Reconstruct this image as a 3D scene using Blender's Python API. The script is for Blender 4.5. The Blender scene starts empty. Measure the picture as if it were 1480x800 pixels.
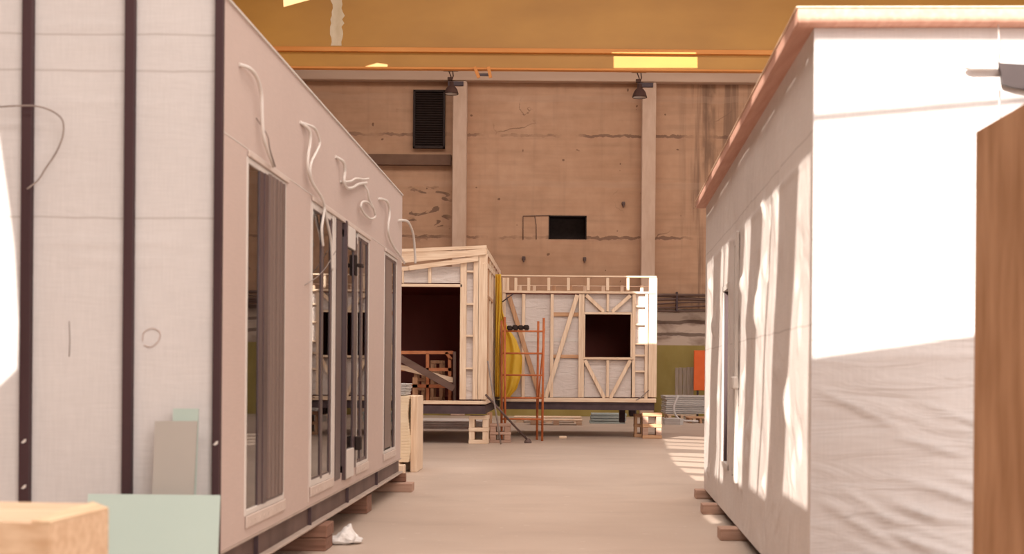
import bpy, bmesh, math, random
from mathutils import Vector, Matrix
from math import sin, cos, pi, radians
random.seed(7)
S = bpy.context.scene
COL = S.collection
F = 1927.0; VX = 812.0; VY = 540.0; H = 1.33
ROLL = radians(0.45)

def unroll(px, py):
    dx, dy = px - VX, py - VY
    return dx*cos(ROLL) + dy*sin(ROLL), -dx*sin(ROLL) + dy*cos(ROLL)
def at(px, py, Y):
    x, y = unroll(px, py)
    return Vector((x*Y/F, Y, H - y*Y/F))
XL = -1.81
def on_left(px, py, off=0.0):          # point on the side face of the left module
    x, y = unroll(px, py)
    Y = XL*F/x
    return Vector((XL + off, Y, H - y*Y/F))

# ------------------------------------------------------------------ materials
def new_mat(name):
    m = bpy.data.materials.new(name); m.use_nodes = True
    nt = m.node_tree; b = nt.nodes['Principled BSDF']
    return m, nt, b
def noise_mat(name, c1, c2, scale=6, stretch=(1,1,1), rough=.8, bump=.1, bscale=None, detail=6, spec=.3, metallic=0, bdist=.01):
    m, nt, b = new_mat(name); N = nt.nodes; L = nt.links
    tc = N.new('ShaderNodeTexCoord'); mp = N.new('ShaderNodeMapping')
    mp.inputs['Scale'].default_value = stretch
    L.new(tc.outputs['Object'], mp.inputs['Vector'])
    n = N.new('ShaderNodeTexNoise'); n.inputs['Scale'].default_value = scale; n.inputs['Detail'].default_value = detail
    L.new(mp.outputs[0], n.inputs['Vector'])
    r = N.new('ShaderNodeValToRGB'); r.color_ramp.elements[0].position = .3; r.color_ramp.elements[1].position = .7
    r.color_ramp.elements[0].color = (*c1, 1); r.color_ramp.elements[1].color = (*c2, 1)
    L.new(n.outputs['Fac'], r.inputs[0]); L.new(r.outputs[0], b.inputs['Base Color'])
    b.inputs['Roughness'].default_value = rough; b.inputs['Specular IOR Level'].default_value = spec
    b.inputs['Metallic'].default_value = metallic
    if bump:
        n2 = N.new('ShaderNodeTexNoise'); n2.inputs['Scale'].default_value = bscale or scale*3; n2.inputs['Detail'].default_value = 5
        L.new(mp.outputs[0], n2.inputs['Vector'])
        bp = N.new('ShaderNodeBump'); bp.inputs['Strength'].default_value = bump; bp.inputs['Distance'].default_value = bdist
        L.new(n2.outputs['Fac'], bp.inputs['Height']); L.new(bp.outputs[0], b.inputs['Normal'])
    return m
def mixrgb(nt, fac, a, b, mode='MIX'):
    x = nt.nodes.new('ShaderNodeMix'); x.data_type = 'RGBA'; x.blend_type = mode
    for s, v in ((0, fac), (6, a), (7, b)):
        if isinstance(v, (int, float)): x.inputs[s].default_value = v
        elif isinstance(v, tuple): x.inputs[s].default_value = (*v, 1)
        else: nt.links.new(v, x.inputs[s])
    return x.outputs[2]
def math_n(nt, op, a, b=None, c=None):
    x = nt.nodes.new('ShaderNodeMath'); x.operation = op
    for i, v in enumerate((a, b, c)):
        if v is None: continue
        if isinstance(v, (int, float)): x.inputs[i].default_value = v
        else: nt.links.new(v, x.inputs[i])
    return x.outputs[0]
def bands(nt, coord, centres, width, noise=None, amp=0.0):
    """1 inside thin lines at the given coordinates"""
    out = None
    c = coord
    if noise is not None:
        c = math_n(nt, 'ADD', coord, math_n(nt, 'MULTIPLY', math_n(nt, 'SUBTRACT', noise, .5), amp))
    for z in centres:
        d = math_n(nt, 'ABSOLUTE', math_n(nt, 'SUBTRACT', c, z))
        v = math_n(nt, 'LESS_THAN', d, width)
        out = v if out is None else math_n(nt, 'MAXIMUM', out, v)
    return out

M = {}
def wood(name, c1, c2, axis):
    st = {'x': (.6, 9, 9), 'y': (9, .6, 9), 'z': (9, 9, .6)}[axis]
    return noise_mat(name, c1, c2, 3.5, st, .7, .12, 6, spec=.25)
LW1, LW2 = (.66,.46,.31), (.84,.66,.50)
for a in 'xyz': M['wood_'+a] = wood('pale pine '+a, LW1, LW2, a)
OW1, OW2 = (.42,.22,.12), (.60,.36,.21)
for a in 'xz': M['owood_'+a] = wood('weathered pine '+a, OW1, OW2, a)
M['redwood'] = wood('dark block wood', (.16,.075,.05), (.30,.16,.11), 'x')
M['blockwood'] = wood('block wood', (.36,.21,.15), (.52,.34,.26), 'x')
M['ply'] = noise_mat('warm plywood', (.35,.175,.08), (.52,.29,.16), 2.2, (5,5,1.1), .7, .12, 6, spec=.25)
M['steel_dark'] = noise_mat('dark painted steel', (.055,.032,.036), (.085,.052,.055), 5, (1,1,1), .5, .05)
M['steel_brown'] = noise_mat('rusty primed steel', (.085,.05,.042), (.16,.10,.085), 3, (1,1,1), .6, .15)
M['steel_web'] = noise_mat('dusty steel flange', (.40,.31,.26), (.50,.40,.34), 4, (1,1,1), .6, .1)
M['batten'] = noise_mat('dark maroon batten', (.045,.020,.022), (.062,.029,.032), 4, (1,1,.2), .6, .05)
M['orange'] = noise_mat('orange painted steel', (.42,.11,.035), (.55,.17,.06), 7, (1,1,1), .5, .1)
M['orange_dull'] = noise_mat('dusty orange steel', (.40,.13,.05), (.52,.20,.09), 7, (1,1,1), .6, .1)
M['orange_panel'] = noise_mat('orange board', (.72,.12,.02), (.80,.15,.03), 3, (1,1,1), .5, .05)
M['mint'] = noise_mat('mint board', (.39,.475,.43), (.43,.51,.46), 1.2, (1,1,1), .5, .02)
M['greyboard'] = noise_mat('grey board', (.37,.33,.295), (.40,.36,.32), 1.5, (1,1,1), .6, .03)
M['white_metal'] = noise_mat('white trim', (.60,.54,.50), (.68,.62,.57), 2, (1,1,1), .5, .03)
M['trim_beige'] = noise_mat('beige trim', (.56,.45,.39), (.62,.51,.45), 5, (1,1,1), .6, .05)
M['cable'] = noise_mat('white cable sleeve', (.62,.55,.50), (.70,.63,.58), 9, (1,1,1), .45, .03)
M['cable_dark'] = noise_mat('grey cable', (.22,.17,.15), (.30,.24,.21), 9, (1,1,1), .6, .03)
M['frame_dark'] = noise_mat('dark window profile', (.06,.036,.038), (.085,.052,.055), 3, (1,1,.3), .35, .03, spec=.5)
M['frame_mid'] = noise_mat('grooved grey profile', (.13,.085,.072), (.22,.155,.135), 22, (1,1,.02), .4, .1, spec=.5)
M['film_grey'] = noise_mat('light grey plastic film', (.50,.45,.42), (.62,.57,.54), 4, (1,1,1), .4, .6, 7, bdist=.03)
M['lamp'] = noise_mat('dark enamel', (.05,.024,.018), (.07,.035,.027), 4, (1,1,1), .8, .02, spec=.1)
M['black'] = noise_mat('black rubber', (.020,.010,.008), (.032,.018,.014), 8, (1,1,1), .7, .1)
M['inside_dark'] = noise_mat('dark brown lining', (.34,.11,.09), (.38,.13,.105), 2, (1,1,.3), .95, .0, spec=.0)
M['pipe'] = noise_mat('brown pipe', (.10,.055,.04), (.17,.10,.08), 5, (.3,1,1), .6, .1)
M['sheet_stack'] = noise_mat('grey sheet stack', (.42,.38,.36), (.62,.58,.55), 3, (.5,.5,30), .6, .1)
M['foam_stack'] = noise_mat('cream board stack', (.78,.61,.42), (.86,.71,.52), 2.5, (.4,.4,5), .7, .1, 3, bdist=.02)
M['concrete_col'] = noise_mat('pale concrete column', (.50,.335,.24), (.60,.42,.32), 2.2, (2,1,.6), .9, .25, 8)
M['lintel'] = noise_mat('pale concrete lintel', (.48,.32,.23), (.55,.38,.28), 1.2, (.3,1,2), .9, .1)
M['bag'] = noise_mat('white crumpled plastic', (.72,.67,.64), (.82,.78,.75), 6, (1,1,1), .35, .8, 18, bdist=.02)
M['green_pallet'] = noise_mat('blue grey board', (.30,.34,.33), (.38,.42,.40), 2, (1,1,1), .7, .05)
M['hall_shell'] = noise_mat('hall cladding', (.40,.32,.26), (.46,.38,.32), 1, (1,1,1), .9, .05)

# yellow film
m, nt, b = new_mat('yellow plastic film'); M['yellow_film'] = m
b.inputs['Base Color'].default_value = (.95,.68,.08,1); b.inputs['Roughness'].default_value = .35
tr = nt.nodes.new('ShaderNodeBsdfTranslucent'); tr.inputs[0].default_value = (.85,.55,.08,1)
tp = nt.nodes.new('ShaderNodeBsdfTransparent'); tp.inputs[0].default_value = (.95,.78,.3,1)
mx = nt.nodes.new('ShaderNodeMixShader'); mx.inputs[0].default_value = .35
mx2 = nt.nodes.new('ShaderNodeMixShader'); mx2.inputs[0].default_value = .15
nt.links.new(b.outputs[0], mx.inputs[1]); nt.links.new(tr.outputs[0], mx.inputs[2])
nt.links.new(mx.outputs[0], mx2.inputs[1]); nt.links.new(tp.outputs[0], mx2.inputs[2])
nt.links.new(mx2.outputs[0], nt.nodes['Material Output'].inputs[0])

# window glass: dark see-through with mirror reflection that grows at grazing angles
m, nt, b = new_mat('window glass'); M['glass'] = m
gl = nt.nodes.new('ShaderNodeBsdfGlossy'); gl.inputs['Roughness'].default_value = .015; gl.inputs[0].default_value = (.95,.93,.92,1)
tp = nt.nodes.new('ShaderNodeBsdfTransparent'); tp.inputs[0].default_value = (.80,.78,.77,1)
fr = nt.nodes.new('ShaderNodeFresnel'); fr.inputs[0].default_value = 3.2
mx = nt.nodes.new('ShaderNodeMixShader')
nt.links.new(fr.outputs[0], mx.inputs[0]); nt.links.new(tp.outputs[0], mx.inputs[1]); nt.links.new(gl.outputs[0], mx.inputs[2])
nt.links.new(mx.outputs[0], nt.nodes['Material Output'].inputs[0])

# woven membrane (fine weave + wrinkles)
def membrane(name, c1, c2, wr=.5, diag=(1,1,1), rot=(0,0,0), tape=None):
    m, nt, b = new_mat(name); N = nt.nodes; L = nt.links
    tc = N.new('ShaderNodeTexCoord')
    sep = N.new('ShaderNodeSeparateXYZ'); L.new(tc.outputs['Object'], sep.inputs[0])
    n = N.new('ShaderNodeTexNoise'); n.inputs['Scale'].default_value = 1.3; n.inputs['Detail'].default_value = 8
    L.new(tc.outputs['Object'], n.inputs['Vector'])
    c = mixrgb(nt, n.outputs['Fac'], c1, c2)
    # weave threads
    def threads(stretch, sc):
        mp = N.new('ShaderNodeMapping'); mp.inputs['Scale'].default_value = stretch
        L.new(tc.outputs['Object'], mp.inputs[0])
        t = N.new('ShaderNodeTexNoise'); t.inputs['Scale'].default_value = sc; t.inputs['Detail'].default_value = 3
        L.new(mp.outputs[0], t.inputs['Vector']); return t.outputs['Fac']
    t1 = threads((1,1,14), 7); t2 = threads((14,14,1), 7)
    w = math_n(nt, 'MULTIPLY_ADD', math_n(nt, 'ADD', t1, t2), .14, .86)
    c = mixrgb(nt, 1.0, c, w, 'MULTIPLY')
    if tape:
        nz = threads((1,1,1), 2.5)
        bd = bands(nt, sep.outputs[2], tape, .006, nz, .03)
        c = mixrgb(nt, math_n(nt, 'MULTIPLY', bd, .35), c, (.30,.24,.21))
    L.new(c, b.inputs['Base Color'])
    mp = N.new('ShaderNodeMapping'); mp.inputs['Scale'].default_value = diag; mp.inputs['Rotation'].default_value = rot
    L.new(tc.outputs['Object'], mp.inputs[0])
    wv = N.new('ShaderNodeTexNoise'); wv.inputs['Scale'].default_value = 1.6; wv.inputs['Detail'].default_value = 3; wv.inputs['Distortion'].default_value = 1.0
    L.new(mp.outputs[0], wv.inputs['Vector'])
    mask = N.new('ShaderNodeTexNoise'); mask.inputs['Scale'].default_value = .9
    L.new(tc.outputs['Object'], mask.inputs['Vector'])
    hgt = math_n(nt, 'MULTIPLY', wv.outputs['Fac'], math_n(nt, 'MULTIPLY', mask.outputs['Fac'], 2.0))
    bp = N.new('ShaderNodeBump'); bp.inputs['Strength'].default_value = wr; bp.inputs['Distance'].default_value = .05
    L.new(hgt, bp.inputs['Height']); L.new(bp.outputs[0], b.inputs['Normal'])
    b.inputs['Roughness'].default_value = .6; b.inputs['Specular IOR Level'].default_value = .3
    return m
M['wrap_front'] = membrane('woven grey wrap', (.57,.53,.52), (.65,.61,.595), .10, (1,1,5), (0,.1,0), (1.76, 2.53, 2.72))
M['wrap_side'] = membrane('pinkish facing board', (.52,.40,.355), (.56,.44,.39), .06, (1,1,1))
M['wrap_white'] = membrane('white woven wrap', (.57,.535,.53), (.62,.585,.58), .55, (.9,.9,5), (0,.55,0), (1.42,))
M['wrap_white_side'] = membrane('white creased wrap', (.60,.53,.49), (.68,.61,.57), .8, (1,1.3,.9), (.5,0,0), (2.52, 1.5))
M['stud_film'] = membrane('translucent wall film', (.56,.48,.44), (.66,.58,.54), .55, (2,2,6), (0,.6,0))
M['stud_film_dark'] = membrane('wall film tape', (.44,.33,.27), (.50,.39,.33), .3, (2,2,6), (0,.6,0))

# crane yellow
m = noise_mat('crane yellow paint', (.39,.18,.026), (.50,.245,.04), .9, (.5,1,1.2), .45, .04, 5, spec=.4); M['crane'] = m
M['crane_orange'] = noise_mat('crane orange flange', (.60,.22,.045), (.68,.28,.07), 1.5, (.5,1,1), .5, .05)
M['crane_scrape'] = noise_mat('bare cream paint', (.55,.42,.26), (.70,.58,.42), 5, (1,1,.5), .6, .1)

# back wall: concrete panels with joints, stains, cracks, green dado
m, nt, b = new_mat('aged concrete wall'); M['wall_back'] = m
N, L = nt.nodes, nt.links
tc = N.new('ShaderNodeTexCoord'); sep = N.new('ShaderNodeSeparateXYZ'); L.new(tc.outputs['Object'], sep.inputs[0])
def tex(scale, stretch, detail=6, dist=0):
    mp = N.new('ShaderNodeMapping'); mp.inputs['Scale'].default_value = stretch; L.new(tc.outputs['Object'], mp.inputs[0])
    t = N.new('ShaderNodeTexNoise'); t.inputs['Scale'].default_value = scale; t.inputs['Detail'].default_value = detail
    t.inputs['Distortion'].default_value = dist; L.new(mp.outputs[0], t.inputs['Vector']); return t.outputs['Fac']
def ramp(f, p0, p1, a=0.0, bb=1.0):
    r = N.new('ShaderNodeMapRange'); r.inputs[1].default_value = p0; r.inputs[2].default_value = p1
    r.inputs[3].default_value = a; r.inputs[4].default_value = bb; L.new(f, r.inputs[0]); return r.outputs[0]
big = tex(.35, (1,1,1.5)); fine = tex(2.5, (1,1,1), 8)
c = mixrgb(nt, ramp(big, .3, .7), (.455,.262,.16), (.535,.325,.21))
c = mixrgb(nt, ramp(fine, .35, .7), c, mixrgb(nt, 1.0, c, (.90,.87,.85), 'MULTIPLY'))
X, Z = sep.outputs[0], sep.outputs[2]
c = mixrgb(nt, math_n(nt, 'MULTIPLY', ramp(tex(1.5, (.25,1,3.5), 7), .45, .72), .28), c, (.24,.14,.09))
c = mixrgb(nt, math_n(nt, 'MULTIPLY', ramp(tex(1.1, (3.5,1,.2), 6), .55, .75), .22), c, (.24,.14,.095))
ck = N.new('ShaderNodeTexVoronoi'); ck.feature = 'DISTANCE_TO_EDGE'; ck.inputs['Scale'].default_value = .55
cw = N.new('ShaderNodeVectorMath'); cw.operation = 'MULTIPLY_ADD'; L.new(tex(2.2, (1,1,1), 8), cw.inputs[0]); cw.inputs[1].default_value = (.9,.9,.9); L.new(tc.outputs['Object'], cw.inputs[2]); L.new(cw.outputs[0], ck.inputs['Vector'])
crk = math_n(nt, 'MULTIPLY', ramp(ck.outputs['Distance'], .012, .004), ramp(tex(.5, (1,1,1), 3), .58, .66))
c = mixrgb(nt, math_n(nt, 'MULTIPLY', crk, .7), c, (.16,.09,.06))
# dirt streaks near the right bay and mould patches lower left
vs = tex(1.1, (5,1,.25), 6)
rb = math_n(nt, 'MULTIPLY', ramp(X, 3.6, 4.2), ramp(X, 6.2, 5.4))
c = mixrgb(nt, math_n(nt, 'MULTIPLY', math_n(nt, 'MULTIPLY', ramp(vs, .46, .60), rb), .75), c, (.19,.11,.075))
pt = math_n(nt, 'MULTIPLY', math_n(nt, 'MULTIPLY', ramp(X, 4.32, 4.40), ramp(X, 4.82, 4.74)), ramp(Z, 7.6, 8.1))
c = mixrgb(nt, math_n(nt, 'MULTIPLY', math_n(nt, 'MULTIPLY', pt, ramp(tex(3, (1,1,.4)), .4, .55)), .65), c, (.20,.115,.075))
jn = tex(1.2, (1,1,1))
j = bands(nt, Z, (8.83, 5.62), .045, tex(4, (1,1,1), 8), .22)
c = mixrgb(nt, math_n(nt, 'MULTIPLY', math_n(nt, 'MULTIPLY', j, .8), ramp(tex(1.2, (1,1,0)), .35, .55)), c, (.18,.10,.07))
j2 = bands(nt, Z, (7.3, 10.0), .10, jn, .25)
c = mixrgb(nt, math_n(nt, 'MULTIPLY', j2, .22), c, (.47,.31,.22))
# rough patches of render lost (left bay low, upper edges)
lost = math_n(nt, 'MULTIPLY', ramp(tex(1.6, (1,1,2.6), 8, .6), .585, .60), math_n(nt, 'MULTIPLY', ramp(X, -3.4, -3.7), math_n(nt, 'MULTIPLY', ramp(Z, 5.4, 5.7), ramp(Z, 7.3, 7.0))))
c = mixrgb(nt, math_n(nt, 'MULTIPLY', lost, .8), c, (.15,.085,.06))
pock = ramp(tex(3.2, (1,1,1), 2), .735, .745)
c = mixrgb(nt, math_n(nt, 'MULTIPLY', pock, .7), c, (.10,.05,.035))
# lower bands
low = ramp(Z, 3.42, 3.40)
cl = mixrgb(nt, ramp(tex(1.4, (.8,1,1.8), 8, .3), .30, .50), (.25,.17,.13), (.54,.42,.34))
c = mixrgb(nt, low, c, cl)
j3 = bands(nt, Z, (2.62, 3.0, 3.36), .05, jn, .2)
c = mixrgb(nt, math_n(nt, 'MULTIPLY', math_n(nt, 'MULTIPLY', j3, .75), low), c, (.10,.06,.045))
green = ramp(Z, 2.27, 2.25)
cg = mixrgb(nt, ramp(tex(1.5, (1,1,.5)), .3, .7), (.29,.215,.065), (.37,.285,.10))
c = mixrgb(nt, green, c, cg)
L.new(c, b.inputs['Base Color']); b.inputs['Roughness'].default_value = .9; b.inputs['Specular IOR Level'].default_value = .15
bp = N.new('ShaderNodeBump'); bp.inputs['Strength'].default_value = .3; bp.inputs['Distance'].default_value = .04
L.new(fine, bp.inputs['Height']); L.new(bp.outputs[0], b.inputs['Normal'])

# floor
m, nt, b = new_mat('dusty concrete floor'); M['floor'] = m
N, L = nt.nodes, nt.links
tc = N.new('ShaderNodeTexCoord'); sep = N.new('ShaderNodeSeparateXYZ'); L.new(tc.outputs['Object'], sep.inputs[0])
c = mixrgb(nt, ramp(tex(.5, (1,1,1)), .3, .7), (.44,.335,.27), (.53,.42,.345))
c = mixrgb(nt, math_n(nt, 'MULTIPLY', ramp(tex(1.2, (.6,1.3,1), 8, .5), .52, .70), .25), c, (.30,.22,.175))
c = mixrgb(nt, math_n(nt, 'MULTIPLY', ramp(tex(9, (1,1,1), 6), .66, .70), .4), c, (.66,.57,.50))
L.new(c, b.inputs['Base Color']); b.inputs['Roughness'].default_value = .5; b.inputs['Specular IOR Level'].default_value = .35
bp = N.new('ShaderNodeBump'); bp.inputs['Strength'].default_value = .15; bp.inputs['Distance'].default_value = .01
L.new(tex(14, (1,1,1)), bp.inputs['Height']); L.new(bp.outputs[0], b.inputs['Normal'])

# ------------------------------------------------------------------ mesh helpers
def box(bm, lo, hi, bev=0.0, mat=None):
    lo, hi = Vector(lo), Vector(hi)
    for i in range(3):
        if lo[i] > hi[i]: lo[i], hi[i] = hi[i], lo[i]
    r = bmesh.ops.create_cube(bm, size=1)
    vs = r['verts']
    for v in vs:
        v.co = Vector([(lo[i]+hi[i])/2 + v.co[i]*(hi[i]-lo[i]) for i in range(3)])
        if mat is not None: v.co = mat @ v.co
    if bev:
        es = list({e for v in vs for e in v.link_edges})
        bmesh.ops.bevel(bm, geom=es, offset=bev, segments=1, affect='EDGES')
    return bm
def beam(bm, p0, p1, w, t, up=(0,1,0), bev=.004):
    """board from p0 to p1; thickness t along up, width w across"""
    p0, p1 = Vector(p0), Vector(p1); d = p1-p0; l = d.length; d.normalize()
    u = Vector(up); u = (u - d*u.dot(d)).normalized(); s = d.cross(u)
    R = Matrix((s, u, d)).transposed().to_4x4(); R.translation = (p0+p1)/2
    box(bm, (-w/2, -t/2, -l/2), (w/2, t/2, l/2), bev, R)
    return bm
def tube(bm, pts, r, seg=8, closed_ends=True):
    pts = [Vector(p) for p in pts]; rings = []
    n = len(pts); up = Vector((0,0,1)); prev = None
    for i, p in enumerate(pts):
        d = (pts[min(i+1, n-1)] - pts[max(i-1, 0)]).normalized()
        if prev is None:
            a = d.cross(up if abs(d.z) < .9 else Vector((1,0,0))).normalized()
        else:
            a = (prev - d*prev.dot(d)).normalized()
        prev = a; c = d.cross(a)
        rings.append([bm.verts.new(p + (a*cos(2*pi*k/seg) + c*sin(2*pi*k/seg))*r) for k in range(seg)])
    for i in range(n-1):
        for k in range(seg):
            f = bm.faces.new((rings[i][k], rings[i][(k+1)%seg], rings[i+1][(k+1)%seg], rings[i+1][k])); f.smooth = True
    if closed_ends:
        bm.faces.new(rings[0][::-1]); bm.faces.new(rings[-1])
    return bm
def smooth_path(pts, sub=6):
    pts = [Vector(p) for p in pts]; out = []
    P = [pts[0]] + pts + [pts[-1]]
    for i in range(1, len(P)-2):
        for k in range(sub):
            t = k/sub
            a, b_, c_, d_ = P[i-1], P[i], P[i+1], P[i+2]
            out.append(.5*((2*b_) + (c_-a)*t + (2*a-5*b_+4*c_-d_)*t*t + (3*b_-a-3*c_+d_)*t**3))
    out.append(pts[-1]); return out
def lathe(bm, prof, centre, seg=24):
    rings = []
    for r, z in prof:
        rings.append([bm.verts.new(Vector(centre)+Vector((r*cos(2*pi*k/seg), r*sin(2*pi*k/seg), z))) for k in range(seg)])
    for i in range(len(rings)-1):
        for k in range(seg):
            f = bm.faces.new((rings[i][k], rings[i][(k+1)%seg], rings[i+1][(k+1)%seg], rings[i+1][k])); f.smooth = True
def prism(bm, pts, vec):
    """solid from a planar polygon swept by vec"""
    a = [bm.verts.new(Vector(p)) for p in pts]; b_ = [bm.verts.new(Vector(p)+Vector(vec)) for p in pts]
    n = len(a); bm.faces.new(a); bm.faces.new(b_[::-1])
    for i in range(n): bm.faces.new((a[i], b_[i], b_[(i+1)%n], a[(i+1)%n]))
    bmesh.ops.recalc_face_normals(bm, faces=bm.faces)
def obj(name, bm, mat, parent=None):
    me = bpy.data.meshes.new(name); bm.normal_update(); bm.to_mesh(me); bm.free()
    me.materials.append(mat if not isinstance(mat, str) else M[mat])
    o = bpy.data.objects.new(name, me); COL.objects.link(o)
    if parent is not None:
        o.parent = parent
        inv = world_of(parent).inverted(); me.transform(inv)
    return o
def world_of(o):
    m = o.matrix_basis.copy()
    while o.parent: o = o.parent; m = o.matrix_basis @ m
    return m
def thing(name, label, cat, loc, group=None, rz=0):
    o = bpy.data.objects.new(name, None); COL.objects.link(o)
    o.location = loc; o.rotation_euler = (0,0,rz); o.empty_display_size = .2
    o['label'] = label; o['category'] = cat
    if group: o['group'] = group
    return o
def tag(o, label, cat, group=None):
    o['label'] = label; o['category'] = cat
    if group: o['group'] = group
    # own origin at the base of the mesh
    if o.type == 'MESH':
        vs = [v.co for v in o.data.vertices]
        c = Vector(((min(v.x for v in vs)+max(v.x for v in vs))/2, (min(v.y for v in vs)+max(v.y for v in vs))/2, min(v.z for v in vs)))
        o.data.transform(Matrix.Translation(-c)); o.location = c
    return o
def struct(name, bm, mat):
    o = obj(name, bm, mat); o['kind'] = 'structure'; return o
def B(): return bmesh.new()

# ------------------------------------------------------------------ sun and the hole shapes that cast its patches
SUN = Vector((.42, 1.0, -.40))
ROOF = 12.5; YB = -8.0
def cast(p, plane):
    p = Vector(p)
    t = (p.y - YB) if plane == 'wall' else (ROOF - p.z)/(-SUN.z)
    return p - SUN*t
wall_holes, roof_holes = [], []
def lit(pts, plane='wall'):
    q = [cast(p, plane) for p in pts]
    (wall_holes if plane == 'wall' else roof_holes).append([(v.x, v.z if plane == 'wall' else v.y) for v in q])

def sheet_with_holes(name, outer, holes, place, thick=.03):
    cu = bpy.data.curves.new(name, 'CURVE'); cu.dimensions = '2D'; cu.fill_mode = 'BOTH'; cu.extrude = thick/2
    for poly in [outer] + holes:
        sp = cu.splines.new('POLY'); sp.points.add(len(poly)-1); sp.use_cyclic_u = True
        for i, (x, y) in enumerate(poly): sp.points[i].co = (x, y, 0, 1)
    tmp = bpy.data.objects.new('tmp', cu); COL.objects.link(tmp)
    bpy.context.view_layer.update()
    me = bpy.data.meshes.new_from_object(tmp.evaluated_get(bpy.context.evaluated_depsgraph_get()))
    bpy.data.objects.remove(tmp); me.name = name
    me.transform(place); me.materials.clear(); me.materials.append(M['hall_shell'])
    o = bpy.data.objects.new(name, me); COL.objects.link(o); o['kind'] = 'structure'; return o

# ------------------------------------------------------------------ setting
b_ = B(); box(b_, (-16,-9,-.3), (16,42.6,0)); struct('floor', b_, 'floor')
# back wall with the square hole
YW = 42.0
hp = [at(793,311,YW), at(848,311,YW), at(848,346,YW), at(793,346,YW)]
hx0, hx1, hz0, hz1 = hp[0].x, hp[1].x, hp[2].z, hp[0].z
def wall_boxes(bm, x0, x1, z0, z1, holes):
    pass
b_ = B()
vx0, vx1 = at(599,0,YW).x, at(645,0,YW).x; vz0, vz1 = at(622,215,YW).z, at(622,131,YW).z
for lo, hi in (((-16,YW,0),(hx0,YW+.6,13)), ((hx1,YW,0),(16,YW+.6,13)), ((hx0,YW,0),(hx1,YW+.6,hz0)), ((hx0,YW,hz1),(hx1,YW+.6,13))):
    box(b_, lo, hi)
struct('wall_back', b_, 'wall_back')
b_ = B()   # black slab painting the dark of the room behind the hole, rough frame
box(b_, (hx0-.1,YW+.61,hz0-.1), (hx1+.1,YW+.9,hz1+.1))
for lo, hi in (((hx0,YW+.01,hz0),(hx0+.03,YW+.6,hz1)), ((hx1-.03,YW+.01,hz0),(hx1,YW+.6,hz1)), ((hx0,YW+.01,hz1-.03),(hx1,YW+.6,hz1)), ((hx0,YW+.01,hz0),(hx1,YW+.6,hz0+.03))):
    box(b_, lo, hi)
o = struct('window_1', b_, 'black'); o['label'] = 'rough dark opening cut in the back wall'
b_ = B(); box(b_, (-16.3,-9,0), (-16,42.6,12.5)); struct('wall_left', b_, 'hall_shell')

# ------------------------------------------------------------------ things on the back wall
LINTEL_Z = at(740,117,41.7).z
b_ = B(); box(b_, (-15.5,41.65,LINTEL_Z), (15.5,41.995,12.4), .02)
tag(obj('concrete_lintel', b_, 'lintel'), 'long pale concrete beam across the top of the back wall', 'beam')
def column(x0, x1, label):
    b_ = B(); z = LINTEL_Z-.03
    box(b_, (x0,41.6,0), (x1,41.995,z), .02)
    t = thing('concrete_column', label, 'column', ((x0+x1)/2,41.8,0), 'concrete columns on the back wall')
    obj('shaft', b_, 'concrete_col', t)
    b2 = B(); box(b2, (x0-.15,41.55,z-.16), (x1-.1,41.9,z-.02), .01)
    obj('bearing_plate', b2, 'steel_dark', t)
    return t
column(at(654,200,41.6).x, at(674,200,41.6).x, 'pale square concrete column beside the black louvre')
column(at(928,200,41.6).x, at(948,200,41.6).x, 'pale square concrete column above the right end of the timber-framed wall')
# brown strip painting the shade of the recess line in left bay
a0, a1 = at(480,222,41.9), at(652,237,41.9)
b_ = B(); box(b_, (-9,41.86,a1.z), (a1.x,41.995,a0.z), .01); box(b_, (-9,41.8,a1.z-.05), (a1.x,41.995,a1.z), .01)
tag(obj('recess_shade_strip', b_, noise_mat('recess shade brown', (.13,.065,.04),(.17,.09,.055),2,(1,1,1),.7,.05)), 'dark brown horizontal strip painting the shade of a wall recess below the black louvre', 'beam')
# louvre
t = thing('ventilation_louvre', 'tall black ventilation louvre high on the back wall', 'vent', ((vx0+vx1)/2,41.9,vz0))
b_ = B()
for lo, hi in (((vx0,41.85,vz0),(vx0+.06,41.99,vz1)), ((vx1-.06,41.85,vz0),(vx1,41.99,vz1)), ((vx0,41.85,vz1-.06),(vx1,41.99,vz1)), ((vx0,41.85,vz0),(vx1,41.99,vz0+.06))): box(b_, lo, hi, .005)
obj('frame', b_, 'black', t)
b_ = B(); box(b_, (vx0+.06,41.97,vz0+.06), (vx1-.06,41.99,vz1-.06)); obj('backing', b_, 'black', t)
b_ = B(); z = vz0+.08
while z < vz1-.08:
    box(b_, (-.5*(vx1-vx0)+.06,-.035,-.006), (.5*(vx1-vx0)-.06,.035,.006), 0, Matrix.Translation(((vx0+vx1)/2,41.91,z)) @ Matrix.Rotation(radians(40),4,'X')); z += .075
obj('louvre_blade', b_, 'black', t)['kind'] = 'stuff'
# thin conduit squares left of the hole
b_ = B()
q = [at(757,312,41.97), at(795,312,41.97)]
tube(b_, [at(756,346,41.984), at(756,312,41.984), at(795,311,41.984)], .014, 6)
tube(b_, [at(775,346,41.984), at(775,325,41.984), at(773,312,41.984)], .012, 6)
tag(obj('conduit', b_, 'pipe'), 'thin dark conduit running left from the square wall opening', 'pipe')
for (px, py, lab) in ((757,373,'small dark iron clip on the back wall below the conduit'), (845,374,'small dark iron clip on the back wall below the right edge of the square opening'), (901,294,'small dark iron bolt on the back wall right of the square opening')):
    p = at(px, py, 41.96); b_ = B(); box(b_, (p.x-.05,41.92,p.z-.06), (p.x+.05,41.995,p.z+.06), .015); box(b_, (p.x-.02,41.88,p.z-.12), (p.x+.02,41.95,p.z+.02), .01)
    tag(obj('wall_clip', b_, 'steel_brown'), lab, 'clip', 'iron clips on the back wall')
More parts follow.
